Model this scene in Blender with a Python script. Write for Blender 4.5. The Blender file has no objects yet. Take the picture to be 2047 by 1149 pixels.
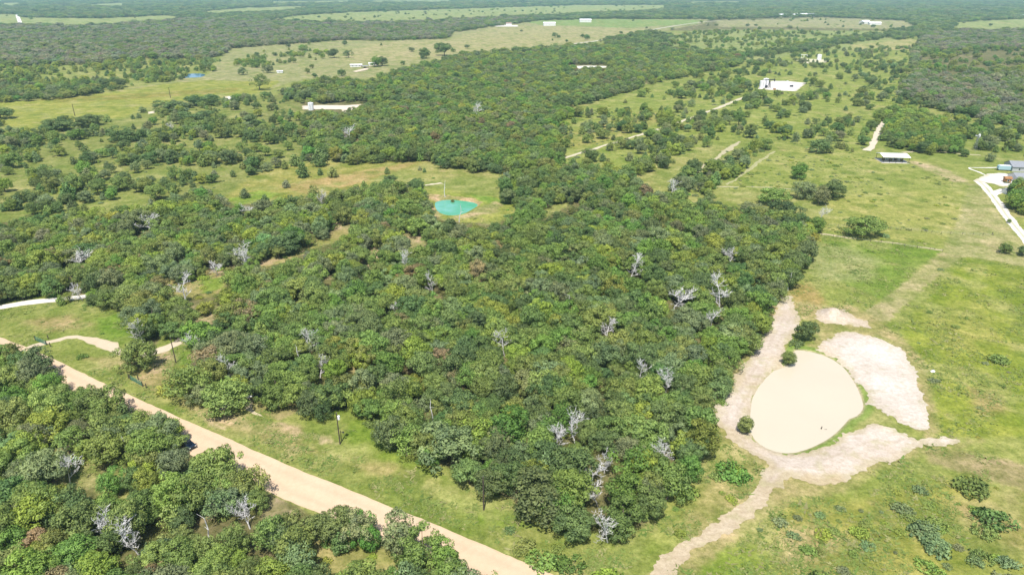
import bpy, math, random
import numpy as np

# ------------------------------------------------------------------ camera, sky, sun, exposure
R = math.radians
scene = bpy.context.scene
col = scene.collection
CAM_H, PITCH, FPX, CX, CY = 100.0, R(23.7), 1365.0, 1023.5, 574.5
cam_d = bpy.data.cameras.new("camera")
cam_d.sensor_fit = 'HORIZONTAL'; cam_d.sensor_width = 36.0
cam_d.lens = 36.0 * FPX / 2047.0
cam_d.clip_start = 1.0; cam_d.clip_end = 40000.0
cam = bpy.data.objects.new("camera", cam_d); col.objects.link(cam)
cam.location = (0, 0, CAM_H); cam.rotation_euler = (math.pi / 2 - PITCH, 0, 0)
scene.camera = cam

SUN_EL = 64.0
world = bpy.data.worlds.new("World"); scene.world = world; world.use_nodes = True
wn = world.node_tree
bg = wn.nodes["Background"]; bg.inputs[1].default_value = 0.115
sky = wn.nodes.new("ShaderNodeTexSky"); sky.sky_type = 'NISHITA'; sky.sun_disc = False
sky.sun_elevation = R(SUN_EL); sky.sun_rotation = R(188); sky.altitude = 100.0
wn.links.new(sky.outputs[0], bg.inputs[0])
sun_d = bpy.data.lights.new("sun", 'SUN'); sun_d.energy = 4.6; sun_d.angle = R(0.53)
sun_d.color = (1.0, 0.955, 0.88)
sun = bpy.data.objects.new("sun", sun_d); col.objects.link(sun)
sun.location = (0, -50, 300); sun.rotation_euler = (R(90 - SUN_EL), 0, R(-8))
vs = scene.view_settings
scene.display_settings.display_device = 'sRGB'
vs.view_transform = 'Standard'; vs.look = 'None'; vs.exposure = 0.5; vs.gamma = 1.0
vs.use_curve_mapping = False
scene.render.engine = 'CYCLES'
cy = scene.cycles
cy.max_bounces = 6; cy.diffuse_bounces = 3; cy.glossy_bounces = 2; cy.transmission_bounces = 3
cy.volume_bounces = 1; cy.transparent_max_bounces = 6
cy.use_denoising = True
cy.sample_clamp_indirect = 4.0

# ------------------------------------------------------------------ geometry of the view (photo pixel -> place on the ground)
SP, CP = math.sin(PITCH), math.cos(PITCH)
def proj(x, y, z):
    d = y * CP - (z - CAM_H) * SP
    u = y * SP + (z - CAM_H) * CP
    return CX + FPX * x / d, CY - FPX * u / d, d
def ground(px, py, z=0.0):
    a = (px - CX) / FPX; b = (CY - py) / FPX
    dx, dy, dz = a, CP + b * SP, -SP + b * CP
    t = (z - CAM_H) / dz
    return dx * t, dy * t
def gp(pts): return np.array([ground(*p) for p in pts])
def mpp(px, py):                       # metres per photo pixel at a ground point
    x, y = ground(px, py)
    return proj(x, y, 0)[2] / FPX
rng = np.random.default_rng(7)
random.seed(7)

def hash2(ix, iy, s):
    n = (ix.astype(np.int64) * 374761393 + iy.astype(np.int64) * 668265263 + s * 1274126177) & 0xffffffff
    n = ((n ^ (n >> 13)) * 1274126177) & 0xffffffff
    return ((n ^ (n >> 16)) & 0xffff) / 65535.0
def vnoise(x, y, scale, s=0):
    x = np.asarray(x, float) / scale; y = np.asarray(y, float) / scale
    ix = np.floor(x).astype(np.int64); iy = np.floor(y).astype(np.int64)
    fx = x - ix; fy = y - iy
    fx = fx * fx * (3 - 2 * fx); fy = fy * fy * (3 - 2 * fy)
    a = hash2(ix, iy, s); b = hash2(ix + 1, iy, s); c = hash2(ix, iy + 1, s); d = hash2(ix + 1, iy + 1, s)
    return (a * (1 - fx) + b * fx) * (1 - fy) + (c * (1 - fx) + d * fx) * fy
def fbm(x, y, scale, s=0, o=4):
    t = 0; amp = 1; tot = 0
    for i in range(o):
        t = t + amp * vnoise(x + 17.3 * i, y - 9.1 * i, scale / 2 ** i, s + i); tot += amp; amp *= 0.55
    return t / tot
def inpoly(px, py, poly):
    px = np.asarray(px, float); py = np.asarray(py, float)
    r = np.zeros(px.shape, bool); n = len(poly); j = n - 1
    for i in range(n):
        xi, yi = poly[i]; xj, yj = poly[j]
        if yi != yj:
            r ^= ((yi > py) != (yj > py)) & (px < (xj - xi) * (py - yi) / (yj - yi) + xi)
        j = i
    return r
def segdist(x, y, P, closed):
    best = np.full(np.shape(x), 1e9); n = len(P)
    for i in range(n if closed else n - 1):
        ax, ay = P[i]; bx, by = P[(i + 1) % n]
        ex, ey = bx - ax, by - ay; L = ex * ex + ey * ey + 1e-9
        t = np.clip(((x - ax) * ex + (y - ay) * ey) / L, 0, 1)
        best = np.minimum(best, np.hypot(x - ax - t * ex, y - ay - t * ey))
    return best
def sdist(x, y, P):
    d = segdist(x, y, P, True)
    return np.where(inpoly(x, y, P), d, -d)
def smooth(a, b, v):
    t = np.clip((v - a) / (b - a), 0, 1); return t * t * (3 - 2 * t)
def spline(P, closed, step):
    P = np.asarray(P, float); n = len(P); out = []
    rngi = range(n) if closed else range(n - 1)
    for i in rngi:
        p0 = P[(i - 1) % n] if closed or i > 0 else 2 * P[0] - P[1]
        p1 = P[i]; p2 = P[(i + 1) % n]
        p3 = P[(i + 2) % n] if closed or i + 2 < n else 2 * p2 - p1
        m = max(2, int(np.hypot(*(p2 - p1)) / step))
        for k in range(m):
            t = k / m
            out.append(0.5 * ((2 * p1) + (-p0 + p2) * t + (2 * p0 - 5 * p1 + 4 * p2 - p3) * t * t + (-p0 + 3 * p1 - 3 * p2 + p3) * t ** 3))
    if not closed: out.append(P[-1])
    return np.array(out)

# ------------------------------------------------------------------ materials
def new_mat(name):
    m = bpy.data.materials.new(name); m.use_nodes = True
    nt = m.node_tree; b = nt.nodes["Principled BSDF"]
    return m, nt, b
def node(nt, t, **k):
    n = nt.nodes.new(t)
    for a, v in k.items(): setattr(n, a, v)
    return n
def mixmul(nt, a, b, fac=1.0, mode='MULTIPLY'):
    n = node(nt, "ShaderNodeMix", data_type='RGBA', blend_type=mode); n.inputs[0].default_value = fac
    nt.links.new(a, n.inputs[6]); nt.links.new(b, n.inputs[7]); return n.outputs[2]
def noise_ramp(nt, scale, lo, hi, c0, c1, detail=4.0, rough=0.6, coord=None, stretch=None):
    if coord is None:
        g = node(nt, "ShaderNodeNewGeometry"); coord = g.outputs["Position"]
    if stretch:
        mp = node(nt, "ShaderNodeMapping"); mp.inputs["Scale"].default_value = stretch[0]
        mp.inputs["Rotation"].default_value = (0, 0, stretch[1])
        nt.links.new(coord, mp.inputs[0]); coord = mp.outputs[0]
    n = node(nt, "ShaderNodeTexNoise"); n.inputs["Scale"].default_value = scale
    n.inputs["Detail"].default_value = detail; n.inputs["Roughness"].default_value = rough
    nt.links.new(coord, n.inputs["Vector"])
    r = node(nt, "ShaderNodeValToRGB")
    r.color_ramp.elements[0].position = lo; r.color_ramp.elements[1].position = hi
    r.color_ramp.elements[0].color = (*c0, 1); r.color_ramp.elements[1].color = (*c1, 1)
    nt.links.new(n.outputs["Fac"], r.inputs[0]); return r.outputs[0], n.outputs["Fac"]
def vcol_mat(name, layers, rough=0.95, bump=None):
    m, nt, b = new_mat(name)
    a = node(nt, "ShaderNodeAttribute"); a.attribute_name = "Col"
    c = a.outputs["Color"]
    for L in layers:
        o, f = noise_ramp(nt, *L[:5], **(L[5] if len(L) > 5 else {})); c = mixmul(nt, c, o)
    nt.links.new(c, b.inputs["Base Color"]); b.inputs["Roughness"].default_value = rough
    b.inputs["Specular IOR Level"].default_value = 0.15
    if bump:
        o, f = noise_ramp(nt, bump[0], 0, 1, (0, 0, 0), (1, 1, 1), detail=5.0)
        bp = node(nt, "ShaderNodeBump"); bp.inputs["Strength"].default_value = bump[1]; bp.inputs["Distance"].default_value = bump[2]
        nt.links.new(f, bp.inputs["Height"]); nt.links.new(bp.outputs[0], b.inputs["Normal"])
    return m
M = {}
M['ground'] = vcol_mat('ground_grass', [
    (0.7, 0.33, 0.67, (0.48, 0.56, 0.38), (1.36, 1.30, 1.42), dict(detail=8.0, rough=0.82)),
    (0.12, 0.34, 0.66, (0.66, 0.76, 0.52), (1.26, 1.18, 1.36), dict(detail=7.0, rough=0.7)),
    (0.03, 0.35, 0.65, (0.86, 0.93, 0.76), (1.13, 1.07, 1.15), dict(detail=8.0, rough=0.65))], bump=(1.1, 0.7, 0.5))
M['sand'] = vcol_mat('sand', [
    (1.0, 0.32, 0.68, (0.72, 0.68, 0.62), (1.12, 1.12, 1.12), dict(detail=8.0, rough=0.85)),
    (0.9, 0.36, 0.62, (0.88, 0.86, 0.83), (1.05, 1.05, 1.05), dict(stretch=((0.45, 1.0, 1.0), 0.8), detail=8.0, rough=0.8)),
    (0.07, 0.38, 0.62, (0.90, 0.87, 0.83), (1.04, 1.04, 1.04), dict(detail=6.0))], bump=(1.5, 0.8, 0.25))
M['road'] = vcol_mat('dirt_road', [
    (0.8, 0.3, 0.7, (0.93, 0.92, 0.90), (1.04, 1.04, 1.04), dict(detail=7.0, rough=0.75)),
    (0.10, 0.3, 0.7, (0.95, 0.94, 0.92), (1.03, 1.03, 1.03), dict())], bump=(2.0, 0.4, 0.08))
M['gravel'] = vcol_mat('pale_gravel', [
    (1.0, 0.3, 0.7, (0.88, 0.87, 0.85), (1.06, 1.06, 1.06), dict(detail=7.0, rough=0.8))], bump=(3.0, 0.4, 0.06))

def leaf_mat(name, var, trans=0.36):
    m, nt, b = new_mat(name)
    t = node(nt, "ShaderNodeAttribute"); t.attribute_type = 'INSTANCER'; t.attribute_name = "tint"
    v = node(nt, "ShaderNodeAttribute"); v.attribute_name = "leaf"
    r = node(nt, "ShaderNodeValToRGB")
    r.color_ramp.elements[0].color = (1 - var, 1 - var * 0.85, 1 - var * 0.6, 1)
    r.color_ramp.elements[1].color = (1 + var * 1.2, 1 + var * 1.0, 1 + var * 0.9, 1)
    nt.links.new(v.outputs["Fac"], r.inputs[0])
    c = mixmul(nt, t.outputs["Color"], r.outputs[0])
    nt.links.new(c, b.inputs["Base Color"]); b.inputs["Roughness"].default_value = 0.62
    b.inputs["Specular IOR Level"].default_value = 0.30
    tr = node(nt, "ShaderNodeBsdfTranslucent"); nt.links.new(c, tr.inputs[0])
    mx = node(nt, "ShaderNodeMixShader"); mx.inputs[0].default_value = trans
    nt.links.new(b.outputs[0], mx.inputs[1]); nt.links.new(tr.outputs[0], mx.inputs[2])
    nt.links.new(mx.outputs[0], nt.nodes["Material Output"].inputs[0])
    return m
M['leaf'] = leaf_mat('broad_leaves', 0.42)
M['needle'] = leaf_mat('cedar_foliage', 0.30, 0.12)
M['shrub'] = leaf_mat('shrub_leaves', 0.40)

def plain(name, c, rough=0.7, metal=0.0, var=0.12, scale=3.0, spec=0.4):
    m, nt, b = new_mat(name)
    lo = tuple(x * (1 - var) for x in c); hi = tuple(min(1, x * (1 + var)) for x in c)
    tc = node(nt, "ShaderNodeTexCoord")
    o, f = noise_ramp(nt, scale, 0.3, 0.7, lo, hi, coord=tc.outputs["Object"])
    nt.links.new(o, b.inputs["Base Color"]); b.inputs["Roughness"].default_value = rough
    b.inputs["Metallic"].default_value = metal; b.inputs["Specular IOR Level"].default_value = spec
    return m
M['bark'] = plain('bark', (0.13, 0.105, 0.08), 0.95, var=0.3)
M['deadwood'] = plain('dead_wood', (0.62, 0.60, 0.58), 0.9, var=0.18, scale=1.5)
M['white_metal'] = plain('white_metal', (0.78, 0.78, 0.77), 0.45, var=0.05)
M['grey_metal'] = plain('grey_metal', (0.33, 0.34, 0.36), 0.5, 0.3, 0.1)
M['grey_roof'] = plain('grey_shingle', (0.23, 0.24, 0.26), 0.85, var=0.12, scale=1.5)
M['dark_metal'] = plain('dark_metal', (0.04, 0.042, 0.05), 0.5, 0.2, 0.2)
M['pole_wood'] = plain('pole_wood', (0.075, 0.058, 0.045), 0.9, var=0.25)
M['green_paint'] = plain('green_paint', (0.05, 0.15, 0.10), 0.5, var=0.15)
M['concrete'] = plain('concrete', (0.55, 0.52, 0.47), 0.9, var=0.1, scale=0.6)
M['rv_blue'] = plain('pale_blue_paint', (0.33, 0.48, 0.53), 0.4, var=0.06)
M['glass'] = plain('dark_glass', (0.025, 0.03, 0.035), 0.12, var=0.1)
M['car_paint'] = plain('dark_blue_paint', (0.018, 0.032, 0.055), 0.25, 0.3, var=0.05)
M['rubber'] = plain('rubber', (0.02, 0.02, 0.02), 0.9)
M['siding'] = plain('grey_siding', (0.42, 0.43, 0.44), 0.8, var=0.06)
M['white_wall'] = plain('white_wall', (0.72, 0.71, 0.68), 0.8, var=0.05)
M['rust'] = plain('rusty_brown', (0.30, 0.15, 0.06), 0.85, var=0.25)
M['tarp'] = plain('white_tarp', (0.8, 0.8, 0.78), 0.6, var=0.04)
M['red_roof'] = plain('brown_roof', (0.25, 0.17, 0.13), 0.85, var=0.12)

def water_mat(name, c, c2, scale, rough=0.12):
    m, nt, b = new_mat(name)
    o, f = noise_ramp(nt, scale, 0.35, 0.65, c, c2)
    nt.links.new(o, b.inputs["Base Color"]); b.inputs["Roughness"].default_value = rough
    b.inputs["Specular IOR Level"].default_value = 0.5; b.inputs["IOR"].default_value = 1.33
    o2, f2 = noise_ramp(nt, 1.2, 0, 1, (0, 0, 0), (1, 1, 1))
    bp = node(nt, "ShaderNodeBump"); bp.inputs["Strength"].default_value = 0.12; bp.inputs["Distance"].default_value = 0.04
    nt.links.new(f2, bp.inputs["Height"]); nt.links.new(bp.outputs[0], b.inputs["Normal"])
    return m
M['muddy'] = water_mat('muddy_water', (0.485, 0.43, 0.33), (0.505, 0.45, 0.345), 0.04)
M['turq'] = water_mat('turquoise_water', (0.06, 0.30, 0.13), (0.15, 0.38, 0.31), 0.07)
M['bluewater'] = water_mat('blue_water', (0.05, 0.14, 0.24), (0.06, 0.17, 0.28), 0.05)

# ------------------------------------------------------------------ mesh helpers
def mesh_obj(name, verts, faces, mat, parent=None, colors=None, smooth_sh=False, data=None):
    if data is None:
        data = bpy.data.meshes.new(name)
        v = np.asarray(verts, dtype=np.float32); 
        if isinstance(faces, np.ndarray):
            k = faces.shape[1]; nf = len(faces)
            data.vertices.add(len(v)); data.vertices.foreach_set("co", v.ravel())
            data.loops.add(nf * k); data.loops.foreach_set("vertex_index", faces.astype(np.int32).ravel())
            data.polygons.add(nf); data.polygons.foreach_set("loop_start", np.arange(0, nf * k, k, dtype=np.int32))
            data.polygons.foreach_set("loop_total", np.full(nf, k, dtype=np.int32))
            data.update(calc_edges=True); data.validate()
        else:
            data.from_pydata([tuple(p) for p in v], [], faces); data.update()
        if colors is not None:
            at = data.color_attributes.new("Col", 'FLOAT_COLOR', 'POINT')
            c4 = np.ones((len(v), 4), np.float32); c4[:, :3] = colors
            at.data.foreach_set("color", c4.ravel())
        if smooth_sh: data.polygons.foreach_set("use_smooth", np.ones(len(data.polygons), bool))
        if mat: data.materials.append(mat)
    o = bpy.data.objects.new(name, data); col.objects.link(o)
    if parent: o.parent = parent
    return o
def tag(o, label=None, cat=None, group=None, kind=None):
    if label: o["label"] = label
    if cat: o["category"] = cat
    if group: o["group"] = group
    if kind: o["kind"] = kind
    return o
def empty(name, loc, rz=0.0, sc=1.0):
    o = bpy.data.objects.new(name, None); o.empty_display_size = 0.5; col.objects.link(o)
    o.location = loc; o.rotation_euler = (0, 0, rz); o.scale = (sc,) * 3 if np.isscalar(sc) else sc
    return o
class MB:
    def __init__(s): s.v = []; s.f = []
    def add(s, vs_, fs):
        n = len(s.v); s.v += [tuple(p) for p in vs_]; s.f += [tuple(i + n for i in f) for f in fs]; return s
    def box(s, c, d, rz=0.0, taper=1.0):
        x, y, z = c; a, b, h = d[0] / 2, d[1] / 2, d[2] / 2; ca, sa = math.cos(rz), math.sin(rz)
        P = []
        for k, t in ((-1, 1.0), (1, taper)):
            for i, j in ((-1, -1), (1, -1), (1, 1), (-1, 1)):
                u, w = i * a * t, j * b * t
                P.append((x + u * ca - w * sa, y + u * sa + w * ca, z + k * h))
        return s.add(P, [(3, 2, 1, 0), (4, 5, 6, 7), (0, 1, 5, 4), (1, 2, 6, 5), (2, 3, 7, 6), (3, 0, 4, 7)])
    def tube(s, p, q, r0, r1=None, n=8, caps=True):
        r1 = r0 if r1 is None else r1
        p = np.array(p, float); q = np.array(q, float); d = q - p; d /= np.linalg.norm(d) + 1e-9
        a = np.cross(d, (0, 0, 1) if abs(d[2]) < 0.9 else (1, 0, 0)); a /= np.linalg.norm(a); b = np.cross(d, a)
        P = []
        for c, r in ((p, r0), (q, r1)):
            for i in range(n):
                t = 2 * math.pi * i / n; P.append(c + r * (math.cos(t) * a + math.sin(t) * b))
        F = [(i, (i + 1) % n, n + (i + 1) % n, n + i) for i in range(n)]
        if caps: F += [tuple(range(n - 1, -1, -1)), tuple(range(n, 2 * n))]
        return s.add(P, F)
    def gable(s, c, lx, ly, h0, h1, over=0.3, th=0.12):      # ridge along x
        x, y, z = c; a = lx / 2 + over; b = ly / 2 + over
        P = [(x - a, y - b, z + h0), (x + a, y - b, z + h0), (x + a, y, z + h1), (x - a, y, z + h1), (x + a, y + b, z + h0), (x - a, y + b, z + h0)]
        Q = [(p[0], p[1], p[2] + th) for p in P]
        return s.add(P + Q, [(6, 7, 8, 9), (9, 8, 10, 11), (3, 2, 1, 0), (5, 4, 2, 3), (0, 1, 7, 6), (4, 5, 11, 10), (1, 2, 8, 7), (2, 4, 10, 8), (3, 0, 6, 9), (5, 3, 9, 11)])
    def build(s, name, mat, parent=None, sm=False):
        return mesh_obj(name, s.v, s.f, mat, parent, smooth_sh=sm)

# ------------------------------------------------------------------ terrain
POND = spline(gp([(1590, 697), (1642, 706), (1682, 727), (1707, 757), (1724, 792), (1728, 815), (1714, 831), (1700, 836), (1688, 850), (1658, 876), (1612, 898), (1572, 905), (1532, 895), (1507, 876), (1497, 850), (1500, 802), (1512, 775), (1532, 750), (1547, 738), (1576, 727), (1586, 712)]), True, 2.0)
TURQ = spline(gp([(872, 402), (900, 398), (940, 402), (955, 408), (945, 416), (925, 426), (900, 429), (880, 424), (871, 414)]), True, 2.0)
BLUE = spline(gp([(352, 152), (375, 147), (402, 147), (410, 150), (395, 155), (365, 155)]), True, 6.0)
MOUND = ground(1665, 632)
def height(x, y):
    x = np.asarray(x, float); y = np.asarray(y, float)
    r = np.hypot(x, y)
    h = (fbm(x, y, 34.0, 11, 3) - 0.5) * 0.7 * smooth(1500, 500, r)
    near = (x > 10) & (x < 140) & (y > 80) & (y < 300)
    if near.any():
        sd = np.full(x.shape, -99.0); sd[near] = sdist(x[near], y[near], POND)
        k = smooth(-14, -3, sd)
        h = h * (1 - k) + k * 0.10
        h = h - 1.4 * smooth(-1.5, 3.5, sd) + 0.35 * np.exp(-((sd + 6) / 3.0) ** 2)
        dm = np.hypot(x - MOUND[0], y - MOUND[1])
        h = h + 2.6 * np.exp(-(dm / 3.4) ** 2) * (0.75 + 0.5 * vnoise(x, y, 1.8, 3))
    for P, rad in ((TURQ, 40), (BLUE, 90)):
        c = P.mean(0); near = np.hypot(x - c[0], y - c[1]) < rad
        if near.any():
            sd = np.full(x.shape, -99.0); sd[near] = sdist(x[near], y[near], P)
            k = smooth(-14, -3, sd); h = h * (1 - k) + k * 0.25
            h = h - 1.6 * smooth(-3.0, 3.5, sd) + 0.5 * np.exp(-((sd + 9) / 4.0) ** 2)
    return h
def H1(x, y): return float(height(np.array([x]), np.array([y]))[0])

# ---- tree cover and colour zones of the land; corners as photo points, resolved to ground
Z = []
def zone(name, cover, mix, tints, poly, size=1.0):
    poly = np.array(poly, float); Z.append((name, cover, mix, tints, poly, size))
    # open ground keeps clear as far as the next trees' height would hide it
    sh = (8, 16) if name in ('clearing', 'pond bank') else (3,) if name == 'field' and poly[:, 1].mean() < 30 else (7,) if name == 'meadow' and cover < 0.1 else ()
    for d in sh: Z.append((name, cover, mix, tints, poly + (0, d), size))
OAK = dict(oak=0.80, elm=0.12, cedar=0.08); SCRUB = dict(oak=0.30, cedar=0.35, elm=0.10, shrub=0.25)
MEAD = dict(cedar=0.32, oak=0.30, shrub=0.38); SHR = dict(shrub=1.0); GREYW = dict(oak=0.9, elm=0.1)
MEAD2 = dict(cedar=0.20, oak=0.16, shrub=0.64)
GROVE = dict(elm=0.75, oak=0.25)
T_OLIVE = dict(olive=.5, dark=.12, grey=.2, yellow=.10, bright=.06, brown=.02)
T_DEEP = dict(olive=.40, dark=.24, grey=.14, yellow=.10, bright=.11, brown=.01)
T_GREYW = dict(greyb=.45, olive=.25, dark=.15, grey=.15)
T_MIX = dict(olive=.35, dark=.30, grey=.2, yellow=.1, bright=.05)
T_WEED = dict(olive=.55, grey=.30, yellow=.15)
T_FAR = dict(dark=.5, olive=.3, grey=.2)
T_LIGHT = dict(yellow=.35, olive=.35, bright=.2, dark=.1)
zone('far forest', 1.0, GREYW, T_FAR, [(-900, -20), (3000, -20), (3000, 62), (-900, 62)], 1.1)
zone('grey wood', 1.0, GREYW, T_GREYW, [(-600, 52), (0, 52), (80, 50), (160, 55), (270, 45), (362, 38), (540, 42), (640, 48), (760, 46), (880, 40), (1000, 36), (1060, 38), (985, 52), (905, 62), (900, 75), (760, 80), (690, 78), (580, 86), (460, 95), (440, 112), (400, 118), (300, 115), (200, 125), (100, 128), (0, 130), (-600, 135)])
zone('far scrub', 0.42, SCRUB, T_LIGHT, [(-600, 135), (0, 130), (100, 128), (200, 125), (300, 115), (400, 118), (470, 105), (480, 115), (430, 140), (345, 158), (330, 163), (200, 184), (100, 194), (0, 200), (-600, 230)])
zone('far scrub trees', 0.85, OAK, T_MIX, [(-600, 178), (0, 170), (120, 172), (230, 160), (250, 172), (200, 184), (100, 195), (0, 201), (-600, 230)])
zone('field', 0.006, OAK, T_MIX, [(-400, 26), (40, 28), (42, 34), (200, 36), (330, 30), (365, 34), (355, 40), (270, 45), (160, 54), (80, 50), (0, 52), (-400, 55)])
zone('field', 0.02, OAK, T_MIX, [(540, 38), (600, 30), (700, 24), (820, 20), (1000, 15), (1160, 10), (1330, 10), (1330, 18), (1170, 25), (1000, 32), (880, 38), (760, 43), (640, 43)])
zone('field', 0.0, OAK, T_MIX, [(395, 24), (480, 16), (600, 12), (612, 16), (520, 22), (420, 26)])
for p in ([(0, 6), (45, 5), (46, 9), (0, 10)], [(95, 9), (140, 8), (142, 11), (96, 11)], [(175, 9), (250, 5), (252, 11), (178, 12)], [(540, 3), (700, 1), (700, 4), (540, 6)], [(740, 1), (900, 0), (900, 3), (740, 4)], [(1010, 6), (1060, 4), (1062, 7), (1010, 8)], [(1380, 3), (1480, 2), (1480, 5), (1380, 6)], [(1962, 3), (1972, 3), (1970, 12), (1960, 12)]):
    zone('field', 0.0, OAK, T_MIX, p)
zone('pasture', 0.004, OAK, T_MIX, [(445, 112), (460, 95), (580, 86), (690, 80), (760, 82), (900, 77), (905, 64), (985, 52), (1080, 40), (1200, 37), (1420, 38), (1410, 46), (1300, 68), (1180, 86), (1060, 100), (930, 106), (850, 125), (790, 142), (730, 158), (650, 158), (580, 165), (540, 178), (500, 192), (440, 190), (370, 202), (300, 213), (240, 238), (180, 230), (120, 245), (70, 258), (20, 250), (0, 240), (-400, 265), (-400, 225), (0, 203), (100, 197), (200, 187), (330, 166), (420, 148)])
zone('pasture scrub', 0.25, SCRUB, T_LIGHT, [(460, 125), (520, 98), (600, 95), (660, 105), (640, 120), (560, 125), (500, 140)])
zone('far right field', 0.08, MEAD2, T_MIX, [(1300, 70), (1400, 46), (1430, 38), (1640, 33), (1800, 40), (1900, 42), (1830, 95), (1780, 100), (1600, 105), (1350, 100), (1320, 92)])
zone('far right scrub', 0.30, SCRUB, T_LIGHT, [(1300, 75), (1420, 60), (1600, 62), (1720, 75), (1600, 100), (1480, 106), (1340, 98)])
zone('tree line', 0.95, OAK, T_FAR, [(1205, 80), (1235, 72), (1290, 62), (1325, 66), (1350, 76), (1340, 90), (1290, 95), (1220, 92)])
zone('tree line', 0.8, OAK, T_FAR, [(1480, 106), (1560, 98), (1625, 88), (1700, 73), (1762, 68), (1764, 76), (1690, 86), (1640, 97), (1570, 108), (1490, 114)])
zone('tree line', 1.0, OAK, T_FAR, [(1768, 72), (1780, 60), (1840, 56), (1820, 46), (1800, 30), (1890, 24), (1925, 38), (1895, 62), (1860, 66), (1800, 78)])
zone('field', 0.012, OAK, T_MIX, [(1908, 44), (2047, 36), (2600, 34), (2600, 62), (2047, 62), (1900, 63)])
zone('grey wood right', 1.0, GREYW, T_GREYW, [(1845, 66), (1900, 62), (2047, 60), (2700, 60), (2700, 290), (2047, 262), (1990, 243), (1900, 222), (1840, 203), (1795, 192), (1825, 150), (1822, 118), (1832, 92)])
zone('green scrub right', 0.55, SCRUB, T_LIGHT, [(1836, 105), (1950, 96), (2600, 96), (2600, 150), (2047, 145), (1900, 152), (1832, 138)])
zone('meadow', 0.42, MEAD2, T_MIX, [(1350, 105), (1500, 112), (1600, 102), (1780, 92), (1830, 92), (1822, 130), (1796, 190), (1755, 255), (1720, 300), (1500, 268), (1420, 300), (1330, 300), (1250, 335), (1130, 330), (1108, 262), (1150, 222), (1260, 190), (1320, 165), (1400, 130)])
zone('parcel meadow', 0.26, MEAD2, T_MIX, [(1690, 135), (1790, 140), (1715, 290), (1500, 265), (1560, 225)])
zone('road thicket', 0.42, SCRUB, T_MIX, [(1150, 332), (1240, 300), (1330, 258), (1420, 232), (1480, 210), (1540, 200), (1480, 255), (1380, 300), (1300, 345), (1200, 340)])
zone('meadow thicket', 0.35, SCRUB, T_MIX, [(1330, 170), (1400, 140), (1500, 125), (1500, 165), (1440, 190), (1350, 205)])
zone('middle wood', 1.0, OAK, T_DEEP, [(560, 185), (640, 158), (740, 165), (800, 142), (855, 128), (930, 109), (1060, 98), (1180, 90), (1290, 97), (1400, 100), (1490, 108), (1480, 128), (1390, 146), (1310, 163), (1220, 190), (1140, 212), (1106, 262), (1135, 320), (1090, 340), (1000, 340), (880, 330), (860, 318), (780, 318), (720, 322), (640, 312), (600, 300), (560, 270), (520, 230)])
zone('left scrub', 0.40, SCRUB, T_MIX, [(-500, 268), (0, 255), (70, 260), (120, 248), (180, 238), (240, 240), (300, 217), (370, 207), (500, 193), (560, 188), (600, 200), (640, 310), (560, 330), (440, 400), (300, 428), (0, 442), (-500, 470)])
zone('left scrub', 0.6, SCRUB, T_MIX, [(-300, 265), (0, 262), (90, 262), (150, 290), (110, 330), (0, 335), (-300, 350)])
zone('wood by the white track', 0.98, OAK, T_OLIVE, [(-500, 470), (0, 445), (150, 430), (300, 425), (400, 380), (440, 400), (520, 410), (600, 400), (690, 388), (770, 368), (860, 372), (880, 440), (1000, 450), (1060, 440), (930, 560), (500, 800), (490, 812), (430, 815), (400, 800), (340, 772), (335, 745), (385, 732), (398, 695), (352, 682), (340, 650), (310, 692), (285, 690), (278, 652), (255, 632), (180, 602), (70, 590), (0, 602), (-500, 650)])
zone('wood beside the sandy pond', 1.0, OAK, T_DEEP, [(1000, 450), (1010, 350), (1130, 338), (1250, 345), (1310, 390), (1500, 425), (1635, 452), (1600, 540), (1550, 620), (1500, 710), (1440, 790), (1422, 850), (1428, 900), (1400, 950), (1330, 990), (1290, 1050), (1240, 1085), (1190, 1062), (1130, 1055), (1080, 1045), (1010, 1018), (985, 988), (930, 968), (880, 945), (840, 910), (800, 892), (765, 882), (765, 835), (700, 812), (660, 822), (640, 832), (600, 828), (590, 805), (560, 800), (500, 790), (930, 560)])
zone('meadow', 0.03, dict(cedar=.8, shrub=.2), T_MIX, [(440, 400), (500, 352), (560, 332), (640, 322), (720, 326), (780, 316), (860, 316), (862, 328), (800, 342), (760, 348), (740, 372), (680, 386), (600, 396), (520, 408), (470, 412)])
zone('pond bank', 0.02, SHR, T_LIGHT, [(845, 372), (890, 378), (960, 388), (1030, 402), (1040, 416), (1010, 440), (930, 446), (880, 438), (855, 410)])
zone('clearing', 0.0, SHR, T_LIGHT, [(1075, 425), (1120, 398), (1150, 402), (1130, 415), (1085, 435)])
zone('clearing', 0.06, SHR, T_LIGHT, [(500, 528), (545, 508), (600, 490), (640, 472), (690, 455), (706, 462), (690, 480), (640, 492), (575, 522), (520, 538)])
zone('clearing', 0.05, SHR, T_LIGHT, [(318, 562), (390, 545), (440, 538), (462, 552), (440, 585), (400, 600), (340, 588)])
zone('clearing', 0.0, SHR, T_LIGHT, [(735, 485), (752, 478), (765, 500), (752, 540), (730, 542), (738, 510)])
zone('clearing', 0.0, SHR, T_LIGHT, [(800, 452), (830, 462), (862, 480), (850, 494), (820, 500), (802, 480)])
zone('clearing', 0.0, SHR, T_LIGHT, [(655, 445), (700, 432), (720, 448), (700, 456), (665, 460)])
zone('clearing', 0.1, SHR, T_LIGHT, [(540, 630), (575, 600), (590, 608), (560, 640)])
zone('clearing', 0.1, SHR, T_LIGHT, [(350, 690), (375, 650), (420, 620), (450, 600), (462, 612), (430, 635), (385, 690)])
zone('clearing', 0.1, SHR, T_LIGHT, [(490, 790), (520, 785), (545, 810), (620, 790), (760, 700), (780, 700), (640, 800), (560, 840), (500, 815)])
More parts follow.
